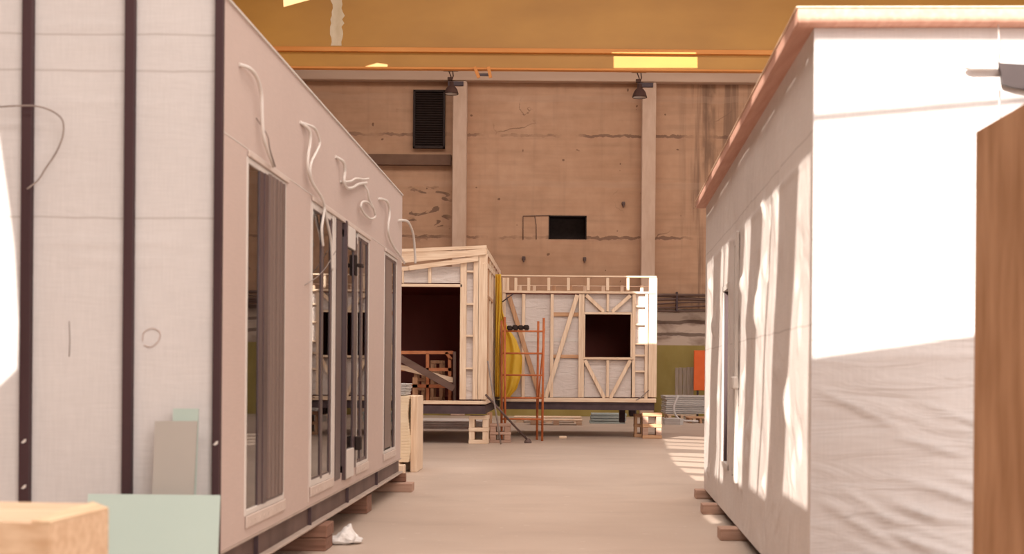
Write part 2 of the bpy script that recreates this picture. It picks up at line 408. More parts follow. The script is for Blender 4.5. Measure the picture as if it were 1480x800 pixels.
# hanging lamps
def lamp(px, ytop, ybot, w, label):
    Y = 40.5; top = at(px, ytop, Y); bot = at(px, ybot, Y); r = w/2*Y/F
    t = thing('hanging_lamp', label, 'lamp', (bot.x, Y, bot.z), 'hanging factory lamps')
    h = top.z-bot.z
    b_ = B(); lathe(b_, [(r*1.0,.02),(r*1.06,0),(r*1.06,.03),(r*1.0,.10*h),(r*.86,.22*h),(r*.58,.33*h),(r*.34,.38*h),(r*.33,.52*h),(r*.2,.56*h),(0.001,.57*h)], (bot.x,Y,bot.z))
    obj('lamp_shade', b_, 'lamp', t)
    b_ = B(); lathe(b_, [(0.001,.10),(.08,.10),(r*.5,.05),(r*.95,.02),(r*.96,.012)], (bot.x,Y,bot.z)); obj('reflector', b_, 'white_metal', t)
    b_ = B(); tube(b_, [(bot.x,Y,bot.z+.6*h),(bot.x-.02,Y,bot.z+.78*h),(bot.x-.09,Y,top.z+.02)], .018); tube(b_, [(bot.x,Y,bot.z+.6*h),(bot.x+.05,Y,bot.z+.8*h),(bot.x+.03,Y,top.z+.02)], .018)
    box(b_, (bot.x-.12,Y-.05,bot.z+.60*h), (bot.x+.02,Y+.05,bot.z+.74*h), .01)
    obj('hanger', b_, 'lamp', t)
    b_ = B(); box(b_, (bot.x-.25,Y-.04,top.z), (bot.x+.2,Y+.04,top.z+.05), .01); tube(b_, [(bot.x,Y,top.z+.05),(bot.x,Y,ROOF-.03)], .02)
    obj('drop_rod', b_, 'lamp', t)
lamp(652.5, 103, 136, 19, 'dark bell-shaped lamp hanging beside the black louvre')
lamp(924.5, 105, 141, 20, 'dark bell-shaped lamp hanging at the column near the wrapped module on the right')
# ------------------------------------------------------------------ crane girder
zrun = at(740,103.5,28.0).z
for i, x in enumerate((-15.6, 15.5)):
    b_ = B(); box(b_, (x-.25,12,zrun-.55), (x+.25,41,zrun+.025))
    for y in (14, 22, 30, 38): box(b_, (x-.2,y-.2,0), (x+.2,y+.2,zrun-.55))
    struct('trim_%d' % (i+1), b_, 'lintel')
YC = 28.0
t = thing('crane_girder', 'yellow overhead crane girder with orange flanges across the hall', 'crane', (0,YC,at(740,103,YC).z))
zf1 = at(740,71,YC).z; zf0 = at(740,77.5,YC).z; zl1 = at(740,98.5,YC).z; zl0 = at(740,103.5,YC).z
b_ = B(); box(b_, (-15.95,YC,zf1), (16,YC+.12,10.9)); obj('upper_web', b_, 'crane', t)
b_ = B(); box(b_, (-15.95,YC-.10,zf0), (16,YC+.14,zf1), .006); obj('upper_flange', b_, 'crane_orange', t)
b_ = B(); box(b_, (-15.95,YC+.0,zl1), (16,YC+.10,zf0)); obj('lower_web', b_, 'crane', t)
b_ = B(); box(b_, (-15.95,YC-.05,zl0+.03), (16,YC+.12,zl1), .006); obj('lower_flange', b_, 'crane_orange', t)
a = at(478,-10,YC); c_ = at(497,66,YC)
b_ = B(); n = 14; pl, pr = [], []
for i in range(n+1):
    zz = c_.z + (a.z-c_.z)*i/n
    pl.append((a.x + random.uniform(-.01,.05), YC-.004, zz)); pr.append((c_.x + random.uniform(-.06,.02), YC-.004, zz))
prism(b_, pl + pr[::-1], (0,.003,0)); obj('scraped_paint_strip', b_, 'crane_scrape', t)['label'] = 'worn cream paint strip'
for (p0, p1) in (((686,97),(692,112)), ((706,97),(709,112))):
    b_ = B(); beam(b_, at(*p0, 27.9), at(*p1, 27.9), .06, .05); obj('bracket_arm', b_, 'crane_orange', t)
b_ = B(); beam(b_, at(690,108,27.93), at(706,108,27.93), .04, .05); obj('bracket_bar', b_, 'steel_dark', t)

# ------------------------------------------------------------------ back right corner things
b_ = B(); z0 = at(984,447,41.7).z; z1 = at(984,426,41.7).z
for i, f in enumerate((0,.22,.42,.62,.8,1)):
    z = z0 + (z1-z0)*f
    pts = [(x, 41.80-.02*(i%3), z + .05*sin(x*1.3+i)*(f<.9)) for x in [1.6+.4*k for k in range(16)]]
    bb = B(); tube(bb, pts, .045 if i in (5,3) else .025, 8)
    lab = ['lowest brown cable of the bundle above the green dado','second lowest brown cable of the bundle above the green dado','third brown cable from below above the green dado','thick brown pipe in the middle of the cable bundle','thin brown cable just under the topmost pipe of the bundle','thick topmost brown pipe of the wall bundle'][i]
    tag(obj('wall_pipe', bb, 'pipe'), lab, 'pipe', 'pipes and cables along the back wall')
b_.free()
b_ = B()
x = at(982,0,41.7).x; box(b_, (x-.03,41.72,z0-.05), (x+.03,41.99,z1+.1), .005)
tag(obj('pipe_bracket', b_, 'steel_dark'), 'short vertical dark bracket holding the wall pipes', 'bracket')
# orange board, weathered board
p0, p1 = at(1003,506,40.9), at(1040,564,40.9)
t = thing('orange_board', 'bright orange board standing against the green dado', 'board', ((p0.x+p1.x)/2,40.9,0))
b_ = B(); box(b_, (p0.x,40.85,p1.z), (p1.x,40.95,p0.z), .01); obj('panel', b_, 'orange_panel', t)
b_ = B(); box(b_, (p0.x+.1,40.96,0), (p0.x+.16,41.02,p0.z-.1), .005); box(b_, (p1.x-.16,40.96,0), (p1.x-.1,41.02,p0.z-.1), .005); obj('leg', b_, 'steel_dark', t)
p0, p1 = at(976,530,41.2), at(1003,566,41.2)
b_ = B()
for i in range(5):
    x0 = p0.x + (p1.x-p0.x)*i/5; box(b_, (x0,41.2,.02), (x0+(p1.x-p0.x)/5-.012,41.24,p0.z-random.uniform(0,.03)), .004)
box(b_, (p0.x,41.24,p1.z+.1), (p1.x,41.28,p1.z+.2), .004); box(b_, (p0.x,41.24,p0.z-.2), (p1.x,41.28,p0.z-.1), .004)
tag(obj('plank_screen', b_, noise_mat('grey weathered plank', (.26,.20,.15), (.38,.30,.24), 4, (6,1,.5), .8, .1)), 'grey weathered plank screen leaning at the green dado', 'screen')
# stacks of sheets
def sheets(name, lab, x0, x1, y0, y1, z0, z1, n, mat, group, rz=0):
    t = thing(name, lab, 'stack', ((x0+x1)/2,(y0+y1)/2,z0), group)
    b_ = B(); h = (z1-z0)/n
    for i in range(n):
        dx, dy = random.uniform(-.03,.03), random.uniform(-.03,.03)
        box(b_, (x0+dx,y0+dy,z0+i*h), (x1+dx,y1+dy,z0+(i+.8)*h), .004)
    obj('sheet_pile', b_, mat, t)['kind'] = 'stuff'
    return t
def skid(lab, x0, x1, y0, y1, z0, z1, group, name='pallet', mat='wood_x', nboards=6):
    t = thing(name, lab, 'pallet', ((x0+x1)/2,(y0+y1)/2,z0), group)
    h = z1-z0; tb = h*.18
    w = (y1-y0)/nboards
    for i in range(nboards): b_ = B(); box(b_, (x0,y0+i*w,z1-tb), (x1,y0+(i+.8)*w,z1), .003); obj('deck_board', b_, mat, t)
    for k in range(3):
        b_ = B(); xc = x0 + (x1-x0)*(.04+.46*k*.92)
        box(b_, (xc-.0,y0,z0), (xc+.1*(x1-x0),y1,z0+tb), .003); obj('bottom_board', b_, mat, t)
    for k in range(3):
        for q in range(3):
            xc = x0 + (x1-x0)*(.04+.46*k*.92); yc = y0+(y1-y0)*(.02+.42*q)
            b_ = B(); box(b_, (xc,yc,z0+tb), (xc+.1*(x1-x0),yc+.12*(y1-y0),z1-tb), .003); obj('block', b_, mat, t)
    return t
p = at(962,600,38.5)
sheets('sheet_stack', 'pile of grey corrugated sheets on pallets by the green dado', at(966,0,38.5).x, at(1040,0,38.5).x, 38.2, 40, .22, at(990,571,38.5).z, 9, 'sheet_stack', 'sheet piles in the far corner')
skid('wooden pallet under the grey corrugated sheets', at(970,0,38).x, at(1012,0,38).x, 38.2, 39.8, .0, .20, 'pallets on the floor')
skid('wooden pallet lying in front at the edge of the wrapped module', at(1000,0,36.8).x, at(1035,0,36.8).x, 36.8, 37.9, .0, .16, 'pallets on the floor', mat='owood_x')
b_ = B(); tube(b_, smooth_path([(at(985,0,37).x,37,.75),(at(978,0,37).x,36.9,.4),(at(985,0,37).x,36.8,.12),(at(1003,0,37).x,36.7,.06),(at(1012,0,37).x,36.65,.06)]), .03)
tag(obj('strap', b_, 'film_grey'), 'pale strap hanging off the grey sheet pile', 'strap')
b_ = B(); prism(b_, [(2.75,35.6,.0),(3.15,35.4,.0),(3.25,35.6,.0),(3.1,36.3,.0),(2.75,36.2,.0)], (0,0,.16))
tag(obj('sheet_bundle', b_, 'sheet_stack'), 'low bundle of grey sheets on the floor left of the pallets', 'bundle')

# ------------------------------------------------------------------ left module
ZB, ZT = .37, 3.32
YN, YF = 7.0, 15.0
XW = -6.2
t = LM = thing('modular_house', 'long grey clad house module with dark windows on the left', 'building', (XL,YN,ZB))
W1 = (7.66, 8.70); GRP = (9.62, 12.46); W3 = (13.56, 14.52); WZ0, WZ1 = .50, 2.56
# side wall with real openings
b_ = B()
xs0 = XL-.16
def side_box(y0,y1,z0,z1): box(b_, (xs0,y0,z0), (XL,y1,z1))
side_box(YN, W1[0], ZB, ZT); side_box(W1[1], GRP[0], ZB, ZT); side_box(GRP[1], W3[0], ZB, ZT); side_box(W3[1], YF, ZB, ZT)
for w in (W1, GRP, W3):
    side_box(w[0], w[1], ZB, WZ0); side_box(w[0], w[1], WZ1, ZT)
obj('side_cladding', b_, 'wrap_side', t)
# front wall: woven wrap, gently uneven
def grid_face(bm, o, ux, uz, nx, nz, fn):
    o, ux, uz = Vector(o), Vector(ux), Vector(uz); nrm = ux.cross(uz).normalized()
    vs = [[bm.verts.new(o + ux*(i/nx) + uz*(j/nz) + nrm*fn(i/nx, j/nz)) for i in range(nx+1)] for j in range(nz+1)]
    for j in range(nz):
        for i in range(nx):
            f = bm.faces.new((vs[j][i], vs[j][i+1], vs[j+1][i+1], vs[j+1][i])); f.smooth = True
    return vs
def crease(u, v, p0, p1, w):
    ax, ay = p0; bx, by = p1; dx, dy = bx-ax, by-ay; L2 = dx*dx+dy*dy
    tt = max(0, min(1, ((u-ax)*dx+(v-ay)*dy)/L2)); d = math.hypot(u-ax-tt*dx, v-ay-tt*dy)
    return math.exp(-(d/w)**2)*sin(pi*min(1,max(0,tt*.9+.05)))
random.seed(3)
fc = [((.72+random.random()*.1, z), (.97, z+random.uniform(-.01,.015)), .004, random.uniform(.004,.010)) for z in (.80,.83,.90,.93,.52,.55)]
b_ = B()
def f_front(u, v):
    return .003*sin(u*9+v*3) + sum(a*crease(u,v,p,q_,w) for p,q_,w,a in fc)
grid_face(b_, (XW,YN-.012,ZB), (XL-XW,0,0), (0,0,ZT-ZB), 120, 110, f_front)
obj('front_wrap', b_, 'wrap_front', t)
b_ = B(); box(b_, (XW,YN,ZB), (xs0,YN+.10,ZT)); box(b_, (XW,YN+.1,ZB), (XW+.12,YF,ZT)); box(b_, (XW,YF-.1,ZB), (xs0,YF,ZT)); obj('wall_core', b_, 'wrap_front', t)
b_ = B(); box(b_, (XW+.12,YN+.1,ZB), (xs0,YF-.1,ZB+.08)); obj('deck', b_, 'steel_brown', t)
b_ = B(); box(b_, (XW+.12,YN+.1,ZT-.1), (xs0,YF-.1,ZT-.02)); obj('ceiling_board', b_, 'steel_brown', t)
b_ = B(); box(b_, (-3.6,YN+.2,ZB+.08), (-3.5,YF-.2,ZT-.1)); obj('partition', b_, 'hall_shell', t)
b_ = B(); box(b_, (XL-.02,YN-.02,ZT), (XL+.012,YF+.01,ZT+.012)); box(b_, (XW,YN-.02,ZT), (XL,YF,ZT+.01)); obj('roof_edge', b_, 'white_metal', t)
b_ = B(); p = at(100,465,YN-.03); tube(b_, [at(100,464,YN-.02), at(101,490,YN-.02), at(100,515,YN-.02)], .002, 6); obj('wrap_slit', b_, 'cable_dark', t)
b_ = B(); tube(b_, smooth_path([at(x,y,YN-.018) for x,y in ((206,492),(208,480),(220,474),(231,480),(229,492),(218,501),(208,498))]), .0025, 6); obj('wrap_ring_mark', b_, 'wrap_side', t)
# dark battens
for (pt, pb, w) in (((42,-10),(33,722),14.5), ((189,-10),(182,715),13.5), ((318.5,-10),(310.5,715),11)):
    a = at(pt[0],pt[1],YN-.05); c_ = at(pb[0],pb[1],YN-.05); xx = (a.x+c_.x)/2; ww = w*(YN)/F
    b_ = B(); box(b_, (xx-ww/2,YN-.062,ZB-.03), (xx+ww/2,YN-.014,ZT+.02), .004); bt = obj('batten', b_, 'batten', t)
    if pt[0] != 189:
        for py in ((637,703) if pt[0] < 100 else (640,)):
            b2 = B(); p = at(pb[0]+1, py, YN-.07)
            prism(b2, [p+Vector((x_,.0,z_)) for x_,z_ in ((-.013,-.008),(-.004,-.012),(.010,-.004),(.012,.012),(.004,.010),(-.004,.002))], (0,.006,0))
            obj('tape_scrap', b2, 'white_metal', bt)
for x in (-2.95-.55*2, -2.95-.55*3.2, -2.95-.55*4.4):
    b_ = B(); box(b_, (x,YN-.062,ZB-.03), (x+.055,YN-.014,ZT+.02), .004); obj('batten', b_, 'batten', t)
# cable on front
b_ = B(); pts = [at(x,y,6.90) for x,y in ((-20,152),(0,154),(20,153),(50,153),(72,159),(88,170),(92,184),(89,202),(80,222),(66,243),(55,260),(39,273))]
tube(b_, smooth_path(pts), .0045, 8); obj('cable', b_, 'cable_dark', t)
# windows
def pane(parent, y0, y1, z0, z1, x):
    b_ = B(); box(b_, (x-.012,y0,z0), (x,y1,z1)); return obj('pane', b_, 'glass', parent)
def bars(name, mat, parent, lst):
    b_ = B()
    for (y0,y1,z0,z1,x0,x1) in lst: box(b_, (x0,y0,z0), (x1,y1,z1), .003)
    return obj(name, b_, mat, parent)
def rim(y0,y1,z0,z1,w,x0,x1): return [(y0,y0+w,z0,z1,x0,x1),(y1-w,y1,z0,z1,x0,x1),(y0+w,y1-w,z0,z0+w,x0,x1),(y0+w,y1-w,z1-w,z1,x0,x1)]
def sill(parent, y0, y1):
    b_ = B(); box(b_, (XL+.002,y0-.02,WZ0-.07), (XL+.012,y1+.02,WZ0-.0), .004); 
    for k in range(int((y1-y0)/.12)): box(b_, (XL+.010,y0+.06+k*.12,WZ0-.05), (XL+.015,y0+.09+k*.12,WZ0-.03))
    return obj('sill', b_, 'trim_beige', parent)
def head(parent, y0, y1):
    b_ = B(); box(b_, (XL+.002,y0-.03,WZ1-.0), (XL+.018,y1+.03,WZ1+.035), .004); return obj('head_flashing', b_, 'trim_beige', parent)
# window A
f = bars('window', 'white_metal', t, rim(W1[0]-.04,W1[1]+.0,WZ0,WZ1,.035,XL-.10,XL+.004))
pane(f, W1[0]+.0, 8.0, WZ0+.03, WZ1-.03, XL-.004)
bars('sash', 'frame_dark', f, rim(7.94,8.66,WZ0+.03,WZ1-.03,.04,XL-.05,XL+.003))
bars('mullion', 'frame_dark', f, [(7.95,8.05,WZ0+.03,WZ1-.03,XL-.05,XL+.004),(8.055,8.16,WZ0+.03,WZ1-.03,XL-.05,XL+.009)])
bars('shutter_panel', 'frame_mid', f, [(8.16,8.64,WZ0+.05,WZ1-.02,XL-.03,XL+.012)] + [(8.18+.10*k,8.21+.10*k,WZ0+.05,WZ1-.02,XL+.010,XL+.017) for k in range(5)])
sill(f, *W1); head(f, *W1)
# group B: fixed window, door leaf, fixed window
f = bars('window', 'white_metal', t, rim(GRP[0]-.03,10.60,WZ0,WZ1,.05,XL-.10,XL+.004))
pane(f, 9.64, 10.5, WZ0+.03, WZ1-.03, XL-.003)
bars('sash', 'frame_dark', f, [(9.98,10.07,WZ0+.03,WZ1-.03,XL-.05,XL+.005), (10.37,10.44,WZ0+.03,WZ1-.03,XL-.05,XL+.005),(9.66,10.56,WZ1-.06,WZ1-.03,XL-.05,XL+.003),(9.66,10.56,WZ0+.03,WZ0+.06,XL-.05,XL+.003)])
bars('jamb', 'white_metal', f, [(10.47,10.60,WZ0-.05,WZ1,XL-.1,XL+.008)])
sill(f, GRP[0], 10.55); head(f, GRP[0], 10.6)
d = bars('terrace_door', 'frame_dark', t, [(10.64,10.90,WZ0-.04,WZ1,XL-.05,XL+.006),(11.00,11.05,WZ0-.06,WZ1+.02,XL-.05,XL+.030),(11.52,11.72,WZ0,WZ1-.1,XL-.05,XL+.008),(11.0,11.7,WZ1-.12,WZ1-.05,XL-.05,XL+.006),(11.0,11.7,WZ0,WZ0+.06,XL-.05,XL+.006)])
pane(d, 11.05, 11.55, WZ0+.05, WZ1-.1, XL-.002); pane(d, 10.90, 11.0, WZ0+.05, WZ1-.1, XL-.002)
bars('kick_panel', 'white_metal', d, [(11.12,11.52,WZ0-.06,WZ0+.18,XL,XL+.02)])
bars('head_panel', 'white_metal', d, [(11.08,11.52,WZ1-.18,WZ1,XL,XL+.02)])
b_ = B(); p = on_left(511,383,.0); box(b_, (XL+.008,p.y-.02,p.z-.09), (XL+.03,p.y+.04,p.z+.09), .008); box(b_, (XL+.03,p.y-.02,p.z-.015), (XL+.075,p.y+.10,p.z+.015), .006); obj('handle', b_, 'black', d)
b_ = B(); p = on_left(512,640,.0); box(b_, (XL+.008,p.y-.02,p.z-.06), (XL+.06,p.y+.06,p.z+.06), .008); obj('hinge', b_, 'black', d)
f = bars('window', 'white_metal', t, rim(11.74,GRP[1],WZ0,WZ1,.03,XL-.10,XL+.004))
pane(f, 11.77, 12.4, WZ0+.03, WZ1-.03, XL-.003)
bars('sash', 'frame_dark', f, [(11.95,12.05,WZ0+.03,WZ1-.03,XL-.05,XL+.006), (12.30,12.38,WZ0+.03,WZ1-.03,XL-.05,XL+.006),(11.77,12.4,WZ1-.06,WZ1-.03,XL-.05,XL+.003),(11.77,12.4,WZ0+.03,WZ0+.06,XL-.05,XL+.003)])
sill(f, 11.76, GRP[1]); head(f, 10.65, GRP[1])
# window C
f = bars('window', 'white_metal', t, rim(W3[0]-.03,W3[1],WZ0,WZ1,.03,XL-.10,XL+.004))
pane(f, 14.14, 14.5, WZ0+.03, WZ1-.03, XL-.003)
bars('sash', 'frame_dark', f, [(13.57,13.64,WZ0+.03,WZ1-.03,XL-.05,XL+.004),(14.32,14.44,WZ0+.03,WZ1-.03,XL-.05,XL+.006),(13.6,14.5,WZ1-.06,WZ1-.03,XL-.05,XL+.003)])
bars('shutter_panel', 'frame_mid', f, [(13.64,14.12,WZ0+.05,WZ1-.06,XL-.03,XL+.004)])
sill(f, *W3); head(f, *W3)
# seam lines on the side (joint tapes)
b_ = B(); box(b_, (XL,YN,2.60), (XL+.002,YF,2.606)); box(b_, (XL,9.55,WZ1), (XL+.002,9.556,WZ0-.1)); obj('joint_tape', b_, 'white_metal', t)
# white cables hanging out of the side wall
def cab(pts, r=.011, off=.035, mat='cable'):
    n = len(pts); P = [on_left(x, y, .0 if i == 0 else off) for i,(x,y) in enumerate(pts)]
    b_ = B(); tube(b_, smooth_path(P), r, 8); return obj('cable', b_, mat, t)
cab([(345,93),(352,99),(363,113),(369,135),(370,160),(371,185),(374,205),(380,222),(387,240)], .011)
cab([(370,170),(374,195),(378,215),(386,240)], .004, .05, 'cable_dark')
cab([(433,176),(440,188),(441,205),(438,225),(438,245),(443,262),(452,276),(460,290),(466,320),(472,350),(474,390)], .011)
cab([(434,177),(446,184),(453,196),(455,208),(450,220),(443,234),(441,250),(446,266),(456,282),(462,300),(458,330),(460,355)], .010)
cab([(440,412),(452,400),(466,385),(480,362)], .003, .03, 'cable_dark')
cab([(484,226),(490,234),(492,248),(491,262),(495,271),(503,271),(512,266),(524,264)], .013)
cab([(491,262),(500,262),(508,258),(520,259),(527,258)], .010)
cab([(524,264),(526,276),(528,288),(534,300),(537,312),(531,316),(522,310),(516,299),(518,292),(526,292),(533,300)], .010)
cab([(546,287),(552,289),(557,297),(558,310),(556,325),(557,340),(564,356),(573,368),(580,380)], .013)
cab([(575,318),(580,319),(586,327),(590,340),(592,360),(593,380)], .014, .06)
# chassis
b_ = B(); yb0, yb1 = YN-.1, YF+.1
box(b_, (XL-.20,yb0,.20), (XL+.02,yb1,.216), .003); box(b_, (XL-.20,yb0,.352), (XL-.0,yb1,.368), .003)
ch = obj('chassis_beam', b_, 'steel_web', t)
b_ = B(); box(b_, (XL-.045,yb0,.216), (XL-.03,yb1,.352)); obj('beam_web', b_, 'steel_brown', ch)
for y in (8.0, 9.7, 11.4, 13.2):
    b_ = B(); box(b_, (XL-.03,y,.216), (XL-.004,y+.014,.352)); obj('stiffener', b_, 'steel_dark', ch)
for x in (-3.8, XW+.1):
    b_ = B(); box(b_, (x,yb0,.20), (x+.2,yb1,.368), .003); obj('chassis_beam', b_, 'steel_brown', t)
# supports
def block(name, lab, x0, x1, y0, y1, zs, group):
    tt = thing(name, lab, 'block', ((x0+x1)/2,(y0+y1)/2,0), group)
    for i in range(len(zs)-1):
        b_ = B(); dx = random.uniform(-.02,.02)
        box(b_, (x0+dx,y0,zs[i]), (x1+dx,y1,zs[i+1]-.003), .006); obj('timber', b_, 'redwood', tt)
gL = 'support blocks under the left module'
block('support_block', 'stacked dark timber block nearest the crumpled white bag', -2.75, -1.745, 9.9, 10.2, (0,.10,.198), gL)
block('support_block', 'dark timber block in the middle under the left module', -2.9, -1.83, 12.55, 12.85, (0,.17,.198), gL)
block('support_block', 'dark timber block on a wider plank by the far end of the left module', -2.9, -1.76, 15.02, 15.09, (.10,.198), gL)
b_ = B(); box(b_, (-2.9,14.85,0), (-1.66,15.1,.098), .006); tag(obj('plank', b_, 'blockwood'), 'wide brown plank on the floor by the far end of the left module', 'plank')
# stack of boards beyond far end
sk = thing('board_stack', 'cream insulation boards stacked upright behind the left module', 'stack', (-2.5,17.6,0))
b_ = B(); n = 22; z0, z1 = .14, 1.02
for i in range(n):
    h = (z1-z0)/n; dx = .035*sin(i*.30)+random.uniform(-.003,.003)-.02
    box(b_, (-3.6,17.75,z0+i*h), (-2.02+dx*.6,18.6,z0+(i+.975)*h), .003)
obj('board', b_, 'foam_stack', sk)['kind'] = 'stuff'
b_ = B(); box(b_, (-2.02,17.85,.0), (-1.925,18.55,1.02), .008); obj('end_board', b_, 'wood_z', sk)
b_ = B(); box(b_, (-3.6,17.3,0), (-2.04,17.5,.13), .005); box(b_, (-3.6,18.2,0), (-2.04,18.4,.13), .005); box(b_,(-3.4,17.4,.0),(-3.2,18.5,.13)); box(b_,(-2.4,17.4,.0),(-2.15,18.5,.13)); obj('skid', b_, 'wood_x', sk)
b_ = B()
for i in range(7): box(b_, (-3.5,17.78,1.035+i*.022), (-2.09+random.uniform(-.02,.02),18.5,1.052+i*.022), .002)
tag(obj('grey_sheet', b_, 'sheet_stack'), 'thin pale grey sheets lying on top of the cream board stack', 'sheets')['kind'] = 'stuff'
# crumpled bag
random.seed(11)
b_ = B(); bmesh.ops.create_icosphere(b_, subdivisions=4, radius=1)
p = at(494,780,10.35)
from mathutils import noise as mnoise
for v in b_.verts:
    d = v.co.copy(); k = 1 + .28*mnoise.noise(d*2.3) + .14*mnoise.noise(d*6+Vector((3,1,2)))
    x, y, z = d.x*k*.15, d.y*k*.10, d.z*k
    z = z*.035+.03 + max(0, d.z)*.075*math.exp(-((d.x-.05)/.30)**2)*(1+.9*mnoise.noise(d*5)) + max(0,d.z)*.02*mnoise.noise(d*9)
    x += max(0,d.z)**2*.05
    v.co = Vector((p.x + x, 10.35+y, max(.004, z)))
for f_ in b_.faces: f_.smooth = True
tag(obj('plastic_bag', b_, 'bag'), 'crumpled white plastic bag on the floor by the left module', 'bag')
# leaning boards and foreground timber
def slab(name, quad, th, mat, lab, cat, grp=None):
    q = [Vector(v) for v in quad]; n = (q[1]-q[0]).cross(q[3]-q[0]).normalized()
    b_ = B(); prism(b_, q, n*th); return tag(obj(name, b_, mat), lab, cat, grp)
def lean(px0, px1, ptop, Ytop, Ybot, zt, pxb0=None, pxb1=None):
    a = at(px0, ptop, Ytop); c_ = at(px1, ptop+(2 if px1-px0>100 else 0), Ytop)
    x0 = at(pxb0 or px0, 790, Ybot).x; x1 = at(pxb1 or px1, 790, Ybot).x
    return [a, c_, Vector((x1,Ybot,.003)), Vector((x0,Ybot,.003))]
slab('mint_board', lean(127,318,713,6.60,6.30,0,121,310), .014, 'mint', 'wide pale mint board leaning low in front of the left module', 'board', 'boards leaning on the left module')
slab('mint_board', [at(250,590,6.86), at(287,590,6.86), Vector((at(277,790,6.72).x,6.72,.003)), Vector((at(240,790,6.72).x,6.72,.003))], .010, 'mint', 'narrow pale mint board behind the tall grey board', 'board', 'boards leaning on the left module')
slab('grey_board', [at(224,608,6.84), at(285,608,6.84), Vector((at(270,790,6.62).x,6.62,.003)), Vector((at(212,790,6.62).x,6.62,.003))], .010, 'greyboard', 'tall narrow grey board leaning against the left module', 'board', 'boards leaning on the left module')
# timber stack in the foreground left
zt = .88
def on_z(px, py, z): 
    x, y = unroll(px, py); Y = (H-z)*F/y; return Vector((x*Y/F, Y, z))
tt = thing('timber_block', 'thick pale laminated timber block at the lower left', 'block', (-1.9,4.2,.58))
N_, R_ = on_z(72,757,zt), on_z(157,736,zt)
Bk = on_z(134,727,zt); 
poly = [N_, R_, Bk, on_z(-110,722,zt), on_z(-110,749,zt)]
b_ = B(); prism(b_, [Vector((v.x,v.y,zt)) for v in poly], (0,0,-.30)); obj('lamella', b_, wood('pale glulam', (.56,.36,.22), (.74,.54,.37), 'x'), tt)
b_ = B(); a = on_z(45,755,zt+.0); q2 = on_z(134,727,zt)
prism(b_, [a+Vector((0,0,.001)), N_+Vector((0,0,.001)), R_+Vector((0,0,.001)), q2+Vector((0,0,.001))], (0,0,.006)); obj('edge_strip', b_, wood('pine edge strip', (.52,.33,.19), (.78,.57,.37), 'y'), tt)
tt = thing('trestle', 'low wooden trestle under the pale timber block', 'trestle', (-1.9,4.2,0))
b_ = B(); box(b_, (-2.3,4.15,.50), (-1.62,4.25,.575), .004); obj('top_rail', b_, 'wood_x', tt)
for x in (-2.25,-1.7):
    for s in (-1,1):
        b_ = B(); beam(b_, (x,4.2+s*.18,0), (x,4.2+s*.02,.50), .06, .04); obj('leg', b_, 'wood_z', tt)

# ------------------------------------------------------------------ right module (slightly turned)
P0 = Vector((1.31,7.0,0)); P1 = Vector((1.555,14.5,0)); sd = (P1-P0).normalized(); fd = Vector((sd.y,-sd.x,0))
RB, RT = .10, 3.155
t = RM = thing('wrapped_module', 'house module wrapped in white membrane under a pale wooden roof edge', 'building', (P0.x,P0.y,RB))
LEN = (P1-P0).length
def rp(s, d, z): return Vector((P0.x,P0.y,0)) + sd*s + fd*d + Vector((0,0,z))
RW = [(3.86,4.22,.50,2.46), (4.62,5.25,.50,2.14)]     # window slots: s0,s1,z0,z1
random.seed(21)
cr = []
for i in range(95):
    s_ = random.random()*.98; z_ = random.random()*.75; l_ = random.uniform(.02,.06); ang = radians(random.choice((65,50,-70,85,75)))
    cr.append(((s_,z_),(s_+l_*cos(ang)*.4, z_+l_*sin(ang)*2), random.uniform(.003,.007), random.uniform(-.030,.040)))
for i in range(26):
    s_ = random.random()*.9; cr.append(((s_,.80+random.random()*.05),(s_+.03,.90+random.random()*.06), .006, random.uniform(.003,.010)))
def f_side(u, v):
    d = .006*sin(u*21+3*v)*(.4+v*0) + .004*sin(v*17+u*8)
    for p,q_,w,a in cr:
        if abs(p[0]-u) < .09: d += a*crease(u,v,p,q_,w)
    d += .012*math.exp(-((v-.785)/.006)**2)*.6
    edge = min(u, 1-u, v, 1-v)
    return d*min(1, edge*40) + .0
# grid aligned with holes: skip quads inside the slots
b_ = B(); nx, nz = 240, 130
vs = grid_face(b_, rp(LEN,0,RB), sd*-LEN, (0,0,RT-RB), nx, nz, f_side)
kill = []
for f_ in b_.faces:
    c_ = f_.calc_center_median(); s_ = (c_-rp(0,0,0)).dot(sd)
    for (s0,s1,z0,z1) in RW:
        if s0 < s_ < s1 and z0 < c_.z < z1: kill.append(f_)
bmesh.ops.delete(b_, geom=list(set(kill)), context='FACES')
obj('side_wrap', b_, 'wrap_white_side', t)
# front wrap with diagonal folds
random.seed(5)
cf = []
for i in range(60):
    u0 = random.random()*.36; v0 = random.choice((random.uniform(.30,.40), random.uniform(.12,.24), random.uniform(.02,.2)))
    cf.append(((u0,v0),(u0+random.uniform(.07,.14), v0-random.uniform(.04,.08)), random.uniform(.0035,.006), random.uniform(.012,.026)))
cf.append(((0,.432),(.35,.45),.006,.012))
def f_rfront(u, v):
    d = 0
    for p,q_,w,a in cf: d += a*crease(u,v,p,q_,w)
    return d*min(1, min(u,v)*60)+.0
FW = 4.6
b_ = B(); grid_face(b_, rp(0,0,RB), fd*FW, (0,0,RT-RB), 260, 150, f_rfront)
obj('front_wrap', b_, 'wrap_white', t)
